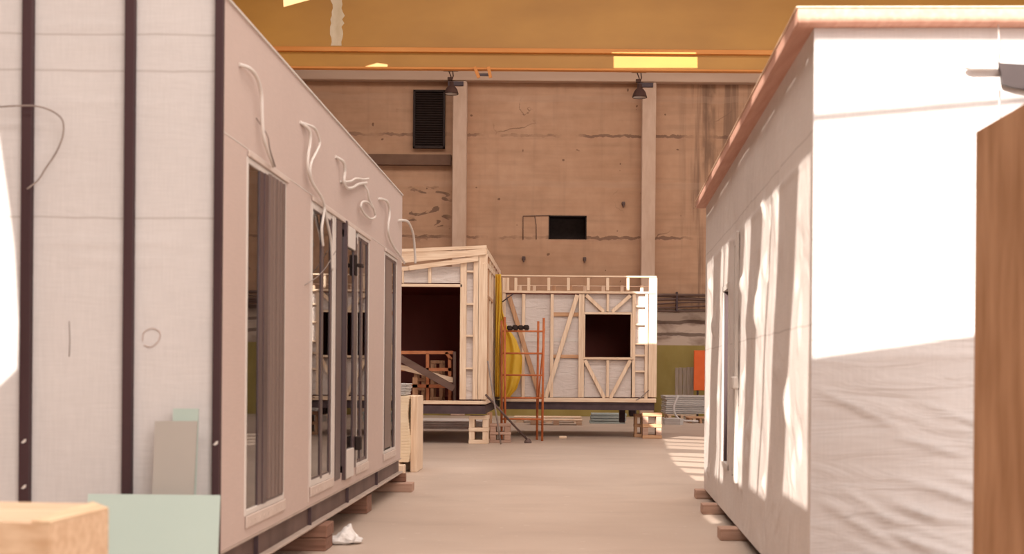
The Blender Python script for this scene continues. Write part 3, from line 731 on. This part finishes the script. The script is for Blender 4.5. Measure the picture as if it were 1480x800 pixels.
# core behind the membranes
Rm = Matrix((fd, sd, Vector((0,0,1)))).transposed().to_4x4(); Rm.translation = P0
def rbox(bm, d0,d1,s0,s1,z0,z1,bev=0): box(bm, (d0,s0,z0), (d1,s1,z1), bev, Rm)
b_ = B(); rbox(b_, .05,FW,.05,.2,RB,RT); rbox(b_, .05,FW,LEN-.15,LEN,RB,RT); rbox(b_, FW-.1,FW,.2,LEN,RB,RT); rbox(b_, .05,FW,.1,LEN,RB,RB+.15); rbox(b_, .05,FW,.1,LEN,RT-.05,RT); obj('wall_core', b_, 'black', t)
b_ = B(); rbox(b_, -.100,FW,-.10,LEN+.12,RT,RT+.078,.004); obj('roof_board', b_, wood('pale roof board', (.50,.26,.19), (.60,.34,.255), 'y'), t)
b_ = B(); rbox(b_, -.108,FW,-.108,LEN+.13,RT+.078,RT+.086,.002)
obj('roof_strip', b_, 'wood_y', t)
for i,(s0,s1,z0,z1) in enumerate(RW):
    b_ = B()
    for q_ in ((s0,s0+.05,z0,z1),(s1-.05,s1,z0,z1),(s0,s1,z0,z0+.05),(s0,s1,z1-.05,z1)): rbox(b_, -.012,.06,q_[0],q_[1],q_[2],q_[3],.003)
    w = obj('window', b_, 'white_metal', t)
    b_ = B(); m0 = (s0+s1)/2
    rbox(b_, .0,.05,s0+.05,s0+.12,z0+.05,z1-.05); rbox(b_, .0,.05,s1-.12,s1-.05,z0+.05,z1-.05); obj('sash', b_, 'frame_dark', w)
    b_ = B(); rbox(b_, .035,.045,s0+.05,s1-.05,z0+.05,z1-.05); obj('pane', b_, 'glass', w)
    b_ = B(); rbox(b_, .045,.06,s0+.05,s1-.05,z0+.05,z1-.05); obj('blind', b_, 'black' if i == 0 else 'film_grey', w)
b_ = B(); rbox(b_, -.05,.0,3.80,4.02,1.22,1.32,.01); rbox(b_, -.03,.0,3.82,3.90,.45,2.50,.005); obj('jamb_trim', b_, 'white_metal', t)
# torn opening and flap near the top right; unlit dark painted as a panel
zf = lambda px, py: at(px, py, 6.93)
a = [zf(1440,92), zf(1500,96), zf(1500,134), zf(1462,127), zf(1447,122), zf(1445,106)]
b_ = B(); prism(b_, [v+Vector((0,-.025,0)) for v in a], (0,.03,0)); obj('shade_patch', b_, noise_mat('unlit grey panel', (.028,.018,.018), (.05,.034,.033), 3, (1,1,1), .4, .1), t)
b_ = B()
top = [(1394,96),(1402,90),(1415,87),(1425,88),(1432,92),(1440,94)]; bot = [(1394,99),(1402,101),(1415,101),(1425,101),(1432,101),(1440,101)]
prism(b_, [zf(*p_)+Vector((0,-.03,0)) for p_ in top] + [zf(*p_)+Vector((0,-.03,0)) for p_ in bot[::-1]], (0,.035,0)); obj('folded_flap', b_, 'film_grey', t)
b_ = B(); tube(b_, [zf(1441,120)+Vector((0,-.03,0)), zf(1442,175)+Vector((0,-.03,0)), zf(1441,300)+Vector((0,-.03,0))], .003, 6); tube(b_, [zf(1440,33)+Vector((0,-.03,0)), zf(1441,60)+Vector((0,-.03,0)), zf(1440,92)+Vector((0,-.03,0))], .003, 6); obj('seam_cord', b_, 'film_grey', t)
gR = 'support blocks under the right module'
for (lab, x0, px_y, h) in (('pale timber block at the far end under the wrapped module', 1.45, 15.0, .10), ('middle pale timber block under the wrapped module', 1.355, 12.72, .10), ('nearest pale timber block under the wrapped module', 1.285, 10.72, .10)):
    tt = thing('support_block', lab, 'block', (x0+.4,px_y,0), gR)
    b_ = B(); y0 = px_y if px_y < 14.8 else 14.3
    box(b_, (x0,y0,0), (x0+1.0,y0+.22,h-.004), .006); obj('timber', b_, 'blockwood', tt)
# crate on the right foreground
tt = thing('wooden_cabinet', 'tall warm brown plywood cabinet cut off at the right edge', 'cabinet', (2.0,4.2,0))
x0 = 1.545; zc = at(1408,190,5.0).z
b_ = B(); box(b_, (x0,3.2,.05), (x0+.02,5.0,zc), .003); obj('side_panel', b_, 'ply', tt)
b_ = B(); box(b_, (x0+.7,3.2,.05), (x0+.72,5.0,zc), .003); obj('side_panel', b_, 'ply', tt)
b_ = B(); box(b_, (x0+.021,4.98,.05), (x0+.699,5.0,zc-.001), .002); obj('back_panel', b_, 'ply', tt)
b_ = B(); box(b_, (x0+.021,3.2,.05), (x0+.699,3.22,zc-.02), .002); obj('front_panel', b_, 'ply', tt)
b_ = B(); box(b_, (x0+.021,3.22,zc-.022), (x0+.699,4.979,zc-.004), .002); obj('top_panel', b_, 'ply', tt)
b_ = B(); box(b_, (x0+.01,3.25,0), (x0+.71,4.95,.05), .003); obj('plinth', b_, 'redwood', tt)

# ------------------------------------------------------------------ timber-frame module A (left back)
YA = 25.1; sA = YA/F
def fb(bm, x0p, y0p, x1p, y1p, Y, th=.05, off=0.0, bev=.004):
    a, c_ = at(x0p,y0p,Y), at(x1p,y1p,Y); box(bm, (a.x,Y+off,c_.z), (c_.x,Y+off+th,a.z), bev)
def piece(parent, name, mat, *args, **kw):
    b_ = B(); fb(b_, *args, **kw); return obj(name, b_, mat, parent)
def diag(parent, name, mat, p0, p1, wpx, Y, th=.04, off=0.0):
    a, c_ = at(*p0,Y), at(*p1,Y); a.y += off+th/2; c_.y += off+th/2
    b_ = B(); beam(b_, a, c_, wpx*Y/F, th); return obj(name, b_, mat, parent)
xA1 = at(703,470,YA).x; xA0 = -4.9; zA0 = at(640,583.5,YA).z; zA1 = 3.72; DA = 5.7
t = TA = thing('timber_frame_module', 'open timber frame module with a sloping roof edge and dark doorway', 'building', (-3.2,YA,zA0))
def xp(x, Y=YA): return VX + x*F/Y
xl = xp(xA0)
piece(t,'bottom_plate','wood_x', xl,577,703,584,YA, th=.10)
piece(t,'header','wood_x', xl,408.5,668,414.5,YA, th=.08)
piece(t,'stud','wood_z', 665.5,378,673,577,YA, th=.10)
piece(t,'stud','wood_z', 684.5,371,691,577,YA, th=.10)
piece(t,'stud','wood_z', 691.5,367,703,577,YA, th=.10)
piece(t,'stud','wood_z', 619,385,623,409,YA, th=.06)
piece(t,'stud','wood_z', 581,388,583.5,409,YA, th=.06)
for y in (392,439,485,532): piece(t,'nogging','wood_x', 673,y-1.5,684.5,y+1.5,YA, th=.08)
diag(t,'roof_board','wood_x', (xl+40,366),(703,356.5),4,YA-.02)
diag(t,'roof_board','wood_x', (560,378),(702,363.5),8,YA, off=-.04)
diag(t,'roof_board','wood_x', (592,387.5),(691,374),6,YA, off=-.06)
diag(t,'roof_board','wood_x', (560,392),(600,386),5,YA, off=-.02)
b_ = B(); fb(b_, xl,383,668,408.5,YA,th=.01,off=.065,bev=0); obj('film', b_, 'stud_film', t)
b_ = B(); fb(b_, 673,378,684.5,577,YA,th=.01,off=.085,bev=0); obj('film', b_, 'stud_film', t)
# right side
xs = xA1
b_ = B(); box(b_, (xs-.09,YA+.10,zA0), (xs,YA+DA,zA0+.09), .004); obj('bottom_plate', b_, 'wood_y', t)
zt1 = at(703,362,YA).z; zt2 = at(722,395,YA+DA).z
b_ = B(); beam(b_, (xs-.045,YA,zt1), (xs-.045,YA+DA,zt2), .09, .12, (0,0,1)); obj('top_plate', b_, 'wood_y', t)
b_ = B(); beam(b_, (xs-.045,YA,zt1-.25), (xs-.045,YA+DA,zt2-.2), .09, .08, (0,0,1)); obj('top_plate', b_, 'wood_y', t)
for y in (.75,1.5,2.4,3.2,4.1,4.9,5.6):
    b_ = B(); zz = zt1+(zt2-zt1)*y/DA-.05; box(b_, (xs-.09,YA+y,zA0+.09), (xs,YA+y+.05,zz), .004); obj('stud', b_, 'wood_z' if y > 1 else 'owood_z', t)
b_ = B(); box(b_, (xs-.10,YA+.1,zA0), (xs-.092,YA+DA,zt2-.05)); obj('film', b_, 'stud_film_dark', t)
b_ = B(); box(b_, (xs-.09,YA+.12,2.78), (xs-.001,YA+2.4,2.84), .004); box(b_, (xs-.03,YA+.12,zA0+.1), (xs-.004,YA+.72,2.78), .004); obj('nogging', b_, 'owood_z', t)
# lining: back, left, ceiling, floor of the dark room
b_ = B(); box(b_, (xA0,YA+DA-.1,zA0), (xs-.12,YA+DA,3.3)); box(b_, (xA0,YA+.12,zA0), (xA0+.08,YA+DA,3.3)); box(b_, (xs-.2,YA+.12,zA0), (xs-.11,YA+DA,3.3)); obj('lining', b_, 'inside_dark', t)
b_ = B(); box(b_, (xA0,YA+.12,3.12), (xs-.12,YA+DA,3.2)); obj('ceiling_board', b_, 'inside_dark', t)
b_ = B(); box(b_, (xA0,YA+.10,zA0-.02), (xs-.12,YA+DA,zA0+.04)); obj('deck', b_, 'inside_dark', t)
b_ = B(); beam(b_, (xA0,YA+.3,3.56), (xs-.1,YA+.3,3.60), .9*0+.05, .12, (0,0,1)); box(b_, (xA0,YA+.1,3.3), (xs-.1,YA+DA-.3,3.34)); obj('roof_deck', b_, 'wood_x', t)
z0_, z1_ = at(640,597.5,YA).z, zA0-.03
b_ = B(); box(b_, (xA0,YA+.02,z0_), (xs-.01,YA+.10,z1_), .004); box(b_, (xA0,YA+.0,z0_), (xs,YA+.12,z0_+.015)); box(b_, (xA0,YA+DA-.1,z0_), (xs,YA+DA,z1_)); box(b_, (xs-.1,YA+.1,z0_), (xs-.02,YA+DA,z1_)); obj('chassis_beam', b_, 'steel_dark', t)
# things inside the doorway
zi = zA0+.042
t = thing('orange_rack', 'dull orange tubular rack standing inside the dark doorway', 'rack', (-2.6,26.0,zi))
Yr = 25.85
def rk(name, p0, p1, w=4, mat='orange_dull'):
    a, c_ = at(*p0,Yr), at(*p1,Yr); b_ = B(); beam(b_, a, c_, w*Yr/F, .05); return obj(name, b_, mat, t)
rk('rail', (560,509),(655,509)); rk('rail', (560,533.5),(652,533.5)); rk('rail', (560,557),(659,558),4.5)
zb = lambda px: (px, VY+ (H-zi)*F/Yr + (px-VX)*ROLL)
rk('post', (618,511),zb(618)); rk('post', (650,518),zb(650)); rk('corner_brace', (645,509),(652,519)); rk('post', (600,545),zb(600),7,'owood_z'); rk('post', (575,511),zb(575))
def inner(name, lab, cat, px0, py0, px1, Y, d, mat, rows=2):
    a = at(px0,py0,Y); c_ = at(px1,py0,Y); tt = thing(name, lab, cat, ((a.x+c_.x)/2,Y+d/2,zi)); h = (a.z-zi)
    for i in range(rows+1):
        z = zi + h*i/rows; z = min(z, a.z-.05)
        for yy in (Y, Y+d): b_ = B(); box(b_, (a.x,yy,z), (c_.x,yy+.03,z+.06), .003); obj('rail', b_, mat, tt)
    for x in (a.x, c_.x-.07):
        for y in (Y-.001,Y+d+.001):
            b_ = B(); box(b_, (x,y+.031,zi), (x+.07,y+.07,a.z-.002), .003); obj('post', b_, mat, tt)
    return tt
inner('wooden_crate', 'small slatted crate inside the doorway behind the orange rack', 'crate', 622,521,640,26.6,.5,'owood_z',3)
inner('wooden_trestle', 'low wooden trestle inside the doorway at the left of the orange rack', 'trestle', 598,537,614,26.7,.4,'owood_z',3)
b_ = B(); a = at(566,510,25.35); c_ = at(656,561,25.35)
beam(b_, a, c_, .12, .07); tag(obj('steel_ramp', b_, 'pipe'), 'grimy brown beam slanting across the dark doorway', 'beam')
b_ = B(); beam(b_, at(566,527,25.6), at(655,549,25.6), .09, .05); tag(obj('plank', b_, 'wood_x'), 'pale wooden plank slanting behind the grimy beam in the doorway', 'plank')
b_ = B(); beam(b_, at(657,508,25.50), Vector((at(657,577,25.50).x,25.50,zi+.02)), .05, .04); tag(obj('steel_post', b_, 'pipe'), 'thin grimy upright post at the right of the dark doorway', 'post')
# supports below A
def crate(lab, px0, px1, ptop, Y, d, z0, mat, mat2, name='wooden_crib', group='wooden cribs under the timber frames'):
    a = at(px0,ptop,Y); c_ = at(px1,ptop,Y); z1 = a.z; tt = thing(name, lab, 'support', ((a.x+c_.x)/2,Y+d/2,z0), group)
    h = z1-z0; w = c_.x-a.x
    for k, (f0, f1) in enumerate(((0,.14),(.43,.57),(.86,1))):
        b_ = B(); box(b_, (a.x,Y,z0+f0*h), (c_.x,Y+d,z0+f1*h-.002), .004); obj('board', b_, mat, tt)
    for (f0,f1) in ((.14,.43),(.57,.86)):
        for x in (a.x+.005, a.x+w*.42 if False else c_.x-w*.30):
            b_ = B(); box(b_, (x,Y+.01,z0+f0*h), (x+w*.28,Y+d-.01,z0+f1*h-.001), .004); obj('block', b_, mat2, tt)
    return tt
crate('pale wooden crib under the front right corner of the left frame', 677.5,706,600,25.2,.45,0,'wood_x','wood_z')
crate('reddish wooden crib beside the foot of the scaffold tower', 708,738,612,25.6,.4,0,'blockwood','blockwood')
b_ = B(); box(b_, (-1.46,26.1,0), (-1.36,26.22,.57), .005)
tag(obj('timber_prop', b_, 'owood_z'), 'upright timber prop behind the reddish crib', 'prop')
crate('wooden crib under the far left of the left frame', 560,585,600,25.3,.45,0,'wood_x','wood_z')
# pale stacks on the floor behind A; white panels imitate sunlit floor strips
sheets('sun_strip_stack', 'low white panels imitating sunlit floor strips behind the left frame', -4.6, -1.75, 31.8, 33.6, .0, .20, 4, 'bag', 'stacks behind the timber frames')
skid('pale pallet far behind under the middle of the right frame', -.86, .55, 34.5, 35.5, .0, .14, 'pallets on the floor')
skid('pale pallet lying on another behind the scaffold tower', -1.3, .55, 36.2, 37.2, .0, .16, 'pallets on the floor')
sheets('board_pile', 'bluish grey boards piled behind the right frame', .80, 1.75, 36, 37, .0, .28, 4, 'green_pallet', 'stacks behind the timber frames')

# ------------------------------------------------------------------ timber-frame module B (right back)
YBm = 28.0
t = TB = thing('timber_frame_wall', 'timber stud wall module with dark square window and diagonal braces', 'building', (.4,YBm,.7))
def zp(zx, zy): return 700+zx/2.963, 380+zy/2.963
def P(name, mat, x0, y0, x1, y1, th=.05, off=0.0, Y=YBm):
    a, c_ = zp(x0,y0), zp(x1,y1); return piece(t, name, mat, a[0],a[1],c_[0],c_[1], Y, th=th, off=off)
def Dg(name, mat, p0, p1, w=15, th=.045, off=-.005): return diag(t, name, mat, zp(*p0), zp(*p1), w/2.963, YBm, th, off)
P('top_rail','wood_x', 72,50,738,62, .10, -.02)
P('top_plate','wood_x', 78,117,735,132, .12, -.03)
for x in (100,135,190,276,360,445,528,615): P('rafter_end','wood_z', x-6,62,x+6,117, .09, 0)
P('back_rail','wood_x', 130,87,720,95, .04, .5)
for x in (150,212,298,370,432,512,594,680): P('rafter_end','owood_z' if x in (298,370) else 'wood_z', x-7,90,x+7,117, .09, .45)
for x, a, c_ in ((167,132,574),(289,132,574),(410,132,574),(421,132,574),(529,132,207),(528,415,574),(640,132,574),(694,132,590)): P('stud','wood_z', x-5,a,x+5,c_, .09, 0)
P('stud','wood_z', 706,62,737,574, .11, -.01)
P('stud','wood_z', 78,62,88,574, .09, 0)
P('header','wood_x', 427,209,632,220, .10, -.02); P('sill','wood_x', 423,402,640,414, .10, -.02)
P('window_jamb','wood_z', 427,220,431,402, .10, -.02); P('window_jamb','wood_z', 627,220,632,402, .10, -.02)
P('nogging','owood_x', 295,210,405,228, .04, .05); P('nogging','owood_x', 295,391,405,407, .04, .05)
for y in (185,262,345,395,463): P('nogging','wood_x', 646,y-4,689,y+4, .08, 0)
Dg('brace','owood_z', (105,137),(238,572), 17); Dg('brace','wood_z', (398,137),(263,573), 17)
Dg('brace','wood_z', (437,137),(512,207), 14); Dg('brace','wood_z', (625,139),(548,207), 14)
Dg('brace','wood_z', (432,416),(514,576), 14); Dg('brace','wood_z', (625,416),(540,577), 14)
P('bottom_plate','wood_x', 78,574,735,597, .12, -.03)
# film panels around the window opening
b_ = B()
for (x0,y0,x1,y1) in ((88,132,428,574),(632,132,706,574),(428,132,632,209),(428,414,632,574)):
    a, c_ = zp(x0,y0), zp(x1,y1); fb(b_, a[0],a[1],c_[0],c_[1], YBm, th=.01, off=.095, bev=0)
obj('film', b_, 'stud_film', t)
b_ = B(); a, c_ = zp(88,318), zp(420,336); fb(b_, a[0],a[1],c_[0],c_[1], YBm, th=.002, off=.088, bev=0); obj('tape', b_, 'white_metal', t)
wl, wr = at(*zp(78,300),YBm).x, at(*zp(737,300),YBm).x; zb0, zb1 = at(*zp(400,597),YBm).z, at(*zp(400,117),YBm).z; DB = 3.2
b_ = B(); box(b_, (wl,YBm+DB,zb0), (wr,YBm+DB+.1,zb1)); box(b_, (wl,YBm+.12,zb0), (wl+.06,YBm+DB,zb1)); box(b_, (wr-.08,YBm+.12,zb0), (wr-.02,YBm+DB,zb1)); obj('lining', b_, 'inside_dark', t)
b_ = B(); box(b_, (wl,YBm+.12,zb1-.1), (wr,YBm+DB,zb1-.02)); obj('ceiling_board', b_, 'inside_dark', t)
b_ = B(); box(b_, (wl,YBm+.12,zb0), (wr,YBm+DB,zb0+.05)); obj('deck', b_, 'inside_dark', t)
for y in (.8,1.6,2.4,3.2):
    b_ = B(); box(b_, (wr-.02,YBm+y,zb0), (wr,YBm+y+.05,zb1), .003); obj('stud', b_, 'wood_z', t)
a, c_ = at(*zp(70,597),YBm), at(*zp(728,630),YBm)
b_ = B(); box(b_, (a.x,YBm+.02,c_.z), (c_.x,YBm+.10,zb0), .004); box(b_, (a.x,YBm-.01,c_.z), (c_.x,YBm+.14,c_.z+.015)); box(b_, (a.x,YBm-.01,zb0-.015), (c_.x,YBm+.14,zb0)); box(b_, (a.x,YBm+DB-.1,c_.z), (c_.x,YBm+DB,zb0)); obj('chassis_beam', b_, 'steel_dark', t)
p0 = at(*zp(578,630),YBm+1.2); p1 = at(*zp(602,682),YBm+1.2)
b_ = B(); box(b_, (p0.x,YBm+1.1,p1.z), (p1.x,YBm+1.4,a.z), .01); box(b_, (p0.x-.05,YBm+1.1,a.z-.02), (p1.x+.05,YBm+1.4,a.z)); obj('towing_post', b_, 'steel_dark', t)
b_ = B(); box(b_, (at(*zp(620,660),YBm+1).x,YBm+.9,.42), (at(*zp(650,660),YBm+1).x,YBm+1.3,.62), .02); obj('bolster', b_, 'steel_dark', t)
crate('pale wooden crib under the right end of the stud wall', 929,957,596,27.7,.4,0,'owood_x','blockwood')
crate('wooden crib behind, under the right end of the stud wall', 917,931,598,28.3,.4,0,'owood_x','owood_z')
b_ = B(); box(b_, (at(808,632,27.6).x,27.5,0), (at(819,632,27.6).x,27.6,.05), .01); tag(obj('timber_offcut', b_, 'wood_x'), 'small pale timber offcut on the floor below the stud wall', 'offcut')
# yellow film
def drape(pl, Y, nx=26, nz=50, amp=.05, dy=0):
    """pl: list of (py, pxleft, pxright)"""
    b_ = B(); rows = []
    for j in range(nz+1):
        v = j/nz*(len(pl)-1); i = min(int(v), len(pl)-2); f_ = v-i
        py = pl[i][0]*(1-f_)+pl[i+1][0]*f_; a = pl[i][1]*(1-f_)+pl[i+1][1]*f_; c_ = pl[i][2]*(1-f_)+pl[i+1][2]*f_
        row = []
        for k in range(nx+1):
            u = k/nx; p = at(a+(c_-a)*u, py, Y); p.y += amp*sin(u*13+j*.09)+amp*.6*mnoise.noise(Vector((u*4,j*.12,Y))) + dy*u
            row.append(b_.verts.new(p))
        rows.append(row)
    for j in range(nz):
        for k in range(nx):
            f_ = b_.faces.new((rows[j][k],rows[j][k+1],rows[j+1][k+1],rows[j+1][k])); f_.smooth = True
    return b_
t = thing('plastic_sheeting', 'yellow plastic sheeting draped at the corner between the two timber frames', 'sheeting', (at(730,500,27.8).x,27.8,.72))
o = obj('hanging_strip', drape([(396,716,724),(440,716,724),(500,716,722),(573,716,722)], 27.75, amp=.03), 'yellow_film', t)
s_ = o.modifiers.new('solid','SOLIDIFY'); s_.thickness = .003
o = obj('spread_skirt', drape([(396,722,724),(448,722,726),(472,724,733),(490,724,746),(516,723,755),(540,723,754),(562,724,747),(572,725,738),(574,725,737)], 27.85, amp=.035), 'yellow_film', t)
s_ = o.modifiers.new('solid','SOLIDIFY'); s_.thickness = .003
# scaffold tower
t = thing('scaffold_tower', 'narrow orange scaffold tower with ladder rungs before the stud wall', 'scaffold', (at(756,630,26.5).x,26.5,0))
Ysc = 26.4
posts = []
for (xt, xb, yt, dY) in ((725,725,463,0.5),(729.5,730,458,0.0),(778,776,464,0.5),(786,783.5,459,0.0)):
    a = at(xt,yt,Ysc+dY); zz = 0; xbw = at(xb,636,Ysc+dY).x
    b_ = B(); tube(b_, [(xbw,Ysc+dY,0),(a.x,Ysc+dY,a.z)], .025, 10); obj('post', b_, 'orange', t)
for y in (478,510,541.5,574.5,605):
    for dY in (0,.5):
        b_ = B(); tube(b_, [at(728 if dY==0 else 725,y,Ysc+dY), at(785 if dY==0 else 778,y+.5,Ysc+dY)], .018, 8); obj('rung', b_, 'orange', t)
for px in (729,784):
    for y in (478,574.5,605):
        a = at(px,y,Ysc); b_ = B(); tube(b_, [a, a+Vector((0,.5,0))], .016, 8); obj('side_tube', b_, 'orange', t)
b_ = B(); tube(b_, [at(787,474,Ysc-.04), at(776,600,Ysc+.45)], .015, 8); obj('diagonal_tube', b_, 'orange', t)
# bundle on tower
a = at(733,474,Ysc)
for i, (px) in enumerate((736.5,744.5,752.5,760.5)):
    p = at(px,475.5,Ysc+.0); b_ = B(); zz = p.z
    box(b_, (p.x-.054,Ysc-.06,zz-.012), (p.x+.054,Ysc+.3,zz+.075+.008*(i%2)), .022)
    for v in b_.verts: v.co.z += .006*sin(v.co.y*20+i)
    tag(obj('work_glove', b_, 'black'), ['leftmost black lump of rag on top of the orange scaffold','second black lump of rag from the left on the orange scaffold','third black lump of rag from the left on the orange scaffold','rightmost black lump of rag on top of the orange scaffold'][i], 'rag', 'black rags on the scaffold').name = 'black_rag'
b_ = B(); tube(b_, [at(705,521,25.0), Vector((at(724,641,24.9).x,24.9,.01))], .016, 8); tag(obj('leaning_pole', b_, 'cable_dark'), 'thin pale grey pole leaning on the corner of the left frame', 'pole')
b_ = B(); p = at(702,570,25.02); e = Vector((at(763,634,25.6).x,25.6,.05)); tube(b_, [p, e], .022, 8)
lathe(b_, [(0.001,.0),(.07,.0),(.07,.03),(.03,.09),(0.001,.09)], (e.x,e.y,.0), 14); tag(obj('push_prop', b_, 'steel_brown'), 'dark adjustable prop slanting from the left frame to the floor', 'prop')
b_ = B(); tube(b_, [at(726,436,27.8), at(742,424,27.85)], .014, 6); tag(obj('wall_rod', b_, 'steel_dark'), 'short dark rod at the upper left of the stud wall', 'rod')
b_ = B(); tube(b_, smooth_path([at(919,578,27.965), at(926,574,27.965), at(938,563,27.965)]), .010, 6); tag(obj('lifting_strap', b_, 'cable_dark'), 'thin dark wire at the lower right corner of the stud wall', 'wire')

# ------------------------------------------------------------------ light: hole outlines projected back from the wanted sun patches
# front face of right module
fz = lambda d, z: rp(0, d, z)
lit([fz(.0,1.42), fz(.85,1.545), fz(3.2,1.75), fz(3.2,2.94), fz(.0,2.665)])
lit([fz(.0,2.70), fz(3.2,2.975), fz(3.2,3.085), fz(.0,3.095)])
lit([fz(-.105,3.13), fz(3.2,3.13), fz(3.2,3.6), fz(-.105,3.6)])
# side stripes of right module: (s0,s1,z bottom, z top)
for (a0,a1,b0,b1,zb_,zt_) in ((.06,.50,.09,1.12,.62,2.50),(1.30,1.72,1.90,2.36,.50,2.50),(1.76,2.26,2.42,2.98,.50,2.50),(2.97,3.44,3.50,4.02,.45,2.50),(4.77,5.12,5.20,5.60,.35,2.5),(5.16,5.50,5.68,6.10,.35,2.5),(6.38,7.25,6.95,7.60,.3,2.5)):
    lit([rp(b0,0,zb_), rp(b1,0,zb_), rp(a1,0,zt_), rp(a0,0,zt_)])
for (s0,s1) in ((.35,.8),(1.3,2.1),(2.8,3.7),(4.5,5.5),(6.2,7.2)):
    lit([rp(s0,-.105,3.165), rp(s1,-.105,3.165), rp(s1-.05,-.105,3.27), rp(s0+.1,-.105,3.27)])
# patch on the left module front
lit([at(-220,120,YN), at(0,190,YN), at(12,270,YN), at(24,360,YN), at(30,470,YN), at(28,535,YN), at(0,562,YN), at(-220,570,YN)])
# stud wall corner
lit([at(906,399,YBm), at(935,392,YBm), at(955,392,YBm), at(955,497,YBm), at(921,497,YBm), at(921,425,YBm), at(906,418,YBm)], 'roof')
# crane
lit([at(887,79,YC), at(1008,79,YC), at(1008,99,YC), at(887,99,YC)], 'roof')
lit([at(406,-60,YC), at(470,-60,YC), at(450,0,YC), at(410,11,YC)], 'roof')
lit([at(528,99,YC), at(560,99,YC), at(560,92,YC), at(545,90,YC), at(528,95,YC)], 'roof')
# floor bars to the right
for i, y in enumerate((630.5,635.5,640.5,645.3,655.3,662,669.5,678.5,689)):
    xl_, xr_ = 946+(y-611)*.45, 1023
    h = 1.3 + (y-611)*.03
    q_ = [on_z(xl_,y-h,0), on_z(xr_,y-h+2.5,0), on_z(xr_,y+h+2.5,0), on_z(xl_+3,y+h,0)]
    far = all(cast(v,'roof').y > YB+.1 for v in q_)
    near = all(cast(v,'wall').z < ROOF-.1 for v in q_)
    if far: lit(q_, 'roof')
    elif near: lit(q_, 'wall')
lit([on_z(1015,744,0), on_z(1026,743,0), on_z(1044,755,0), on_z(1030,757,0)])
def seg_x(a,b,c,d):
    o = lambda p,q,r: (q[0]-p[0])*(r[1]-p[1])-(q[1]-p[1])*(r[0]-p[0])
    return o(a,b,c)*o(a,b,d) < 0 and o(c,d,a)*o(c,d,b) < 0
for nm, hs in (('wall', wall_holes), ('roof', roof_holes)):
    for i in range(len(hs)):
        for j in range(i+1, len(hs)):
            A_, B_ = hs[i], hs[j]
            if any(seg_x(A_[k],A_[(k+1)%len(A_)],B_[l],B_[(l+1)%len(B_)]) for k in range(len(A_)) for l in range(len(B_))): print('HOLES CROSS', nm, i, j, [tuple(round(c,2) for c in q) for q in A_], [tuple(round(c,2) for c in q) for q in B_])
o = sheet_with_holes('wall_front', [(-16,0),(1,0),(1,12.5),(-16,12.5)], wall_holes, Matrix.Translation((0,YB,0)) @ Matrix.Rotation(pi/2,4,'X'))  # unseen wall, its holes shaped to throw the sun patches
o = sheet_with_holes('ceiling', [(-16,-8.5),(16,-8.5),(16,42.6),(-16,42.6)], roof_holes, Matrix.Translation((0,0,ROOF)))  # unseen roof, holes cut to shape the sunlight further back

sun = bpy.data.lights.new('sun','SUN'); sun.energy = 11.0; sun.angle = radians(.12); sun.color = (1,.93,.84)
so = bpy.data.objects.new('sun', sun); COL.objects.link(so); so.rotation_euler = SUN.to_track_quat('-Z','Y').to_euler()
def area(name, loc, size, rot, e, col):
    l = bpy.data.lights.new(name,'AREA'); l.shape = 'RECTANGLE'; l.size, l.size_y = size; l.energy = e; l.color = col
    o = bpy.data.objects.new(name, l); COL.objects.link(o); o.location = loc; o.rotation_euler = rot; return o
WC = (1,.915,.85)
# added fill lamps: a row under the roof and one behind the camera
for y in (-2, 8, 18):
    area('roof_fill', (0,y,ROOF-.05), (14,3), (0,0,0), 1150, WC)
area('roof_fill', (0,36,ROOF-.05), (16,4), (0,0,0), 950, WC)
area('rear_fill', (6,YB+.1,6.5), (8,8), (pi/2,0,0), 1350, WC)
w = bpy.data.worlds.new('daylight'); S.world = w; w.use_nodes = True
w.node_tree.nodes['Background'].inputs[0].default_value = (1,.915,.86,1); w.node_tree.nodes['Background'].inputs[1].default_value = 1.2

# ------------------------------------------------------------------ camera
cam = bpy.data.cameras.new('camera'); co = bpy.data.objects.new('camera', cam); COL.objects.link(co)
cam.sensor_width = 36; cam.lens = F/1480*36
co.location = (0,0,H); co.rotation_euler = (Matrix.Rotation(pi/2,4,'X') @ Matrix.Rotation(ROLL,4,'Z')).to_euler()
cam.shift_x = (740-VX)/1480; cam.shift_y = (VY-400)/1480
cam.dof.use_dof = True; cam.dof.focus_distance = 26; cam.dof.aperture_fstop = 2.8
cam.clip_end = 200
S.camera = co
S.view_settings.view_transform = 'Standard'; S.view_settings.look = 'None'; S.view_settings.gamma = 1; S.view_settings.exposure = 0
S.view_settings.use_curve_mapping = False
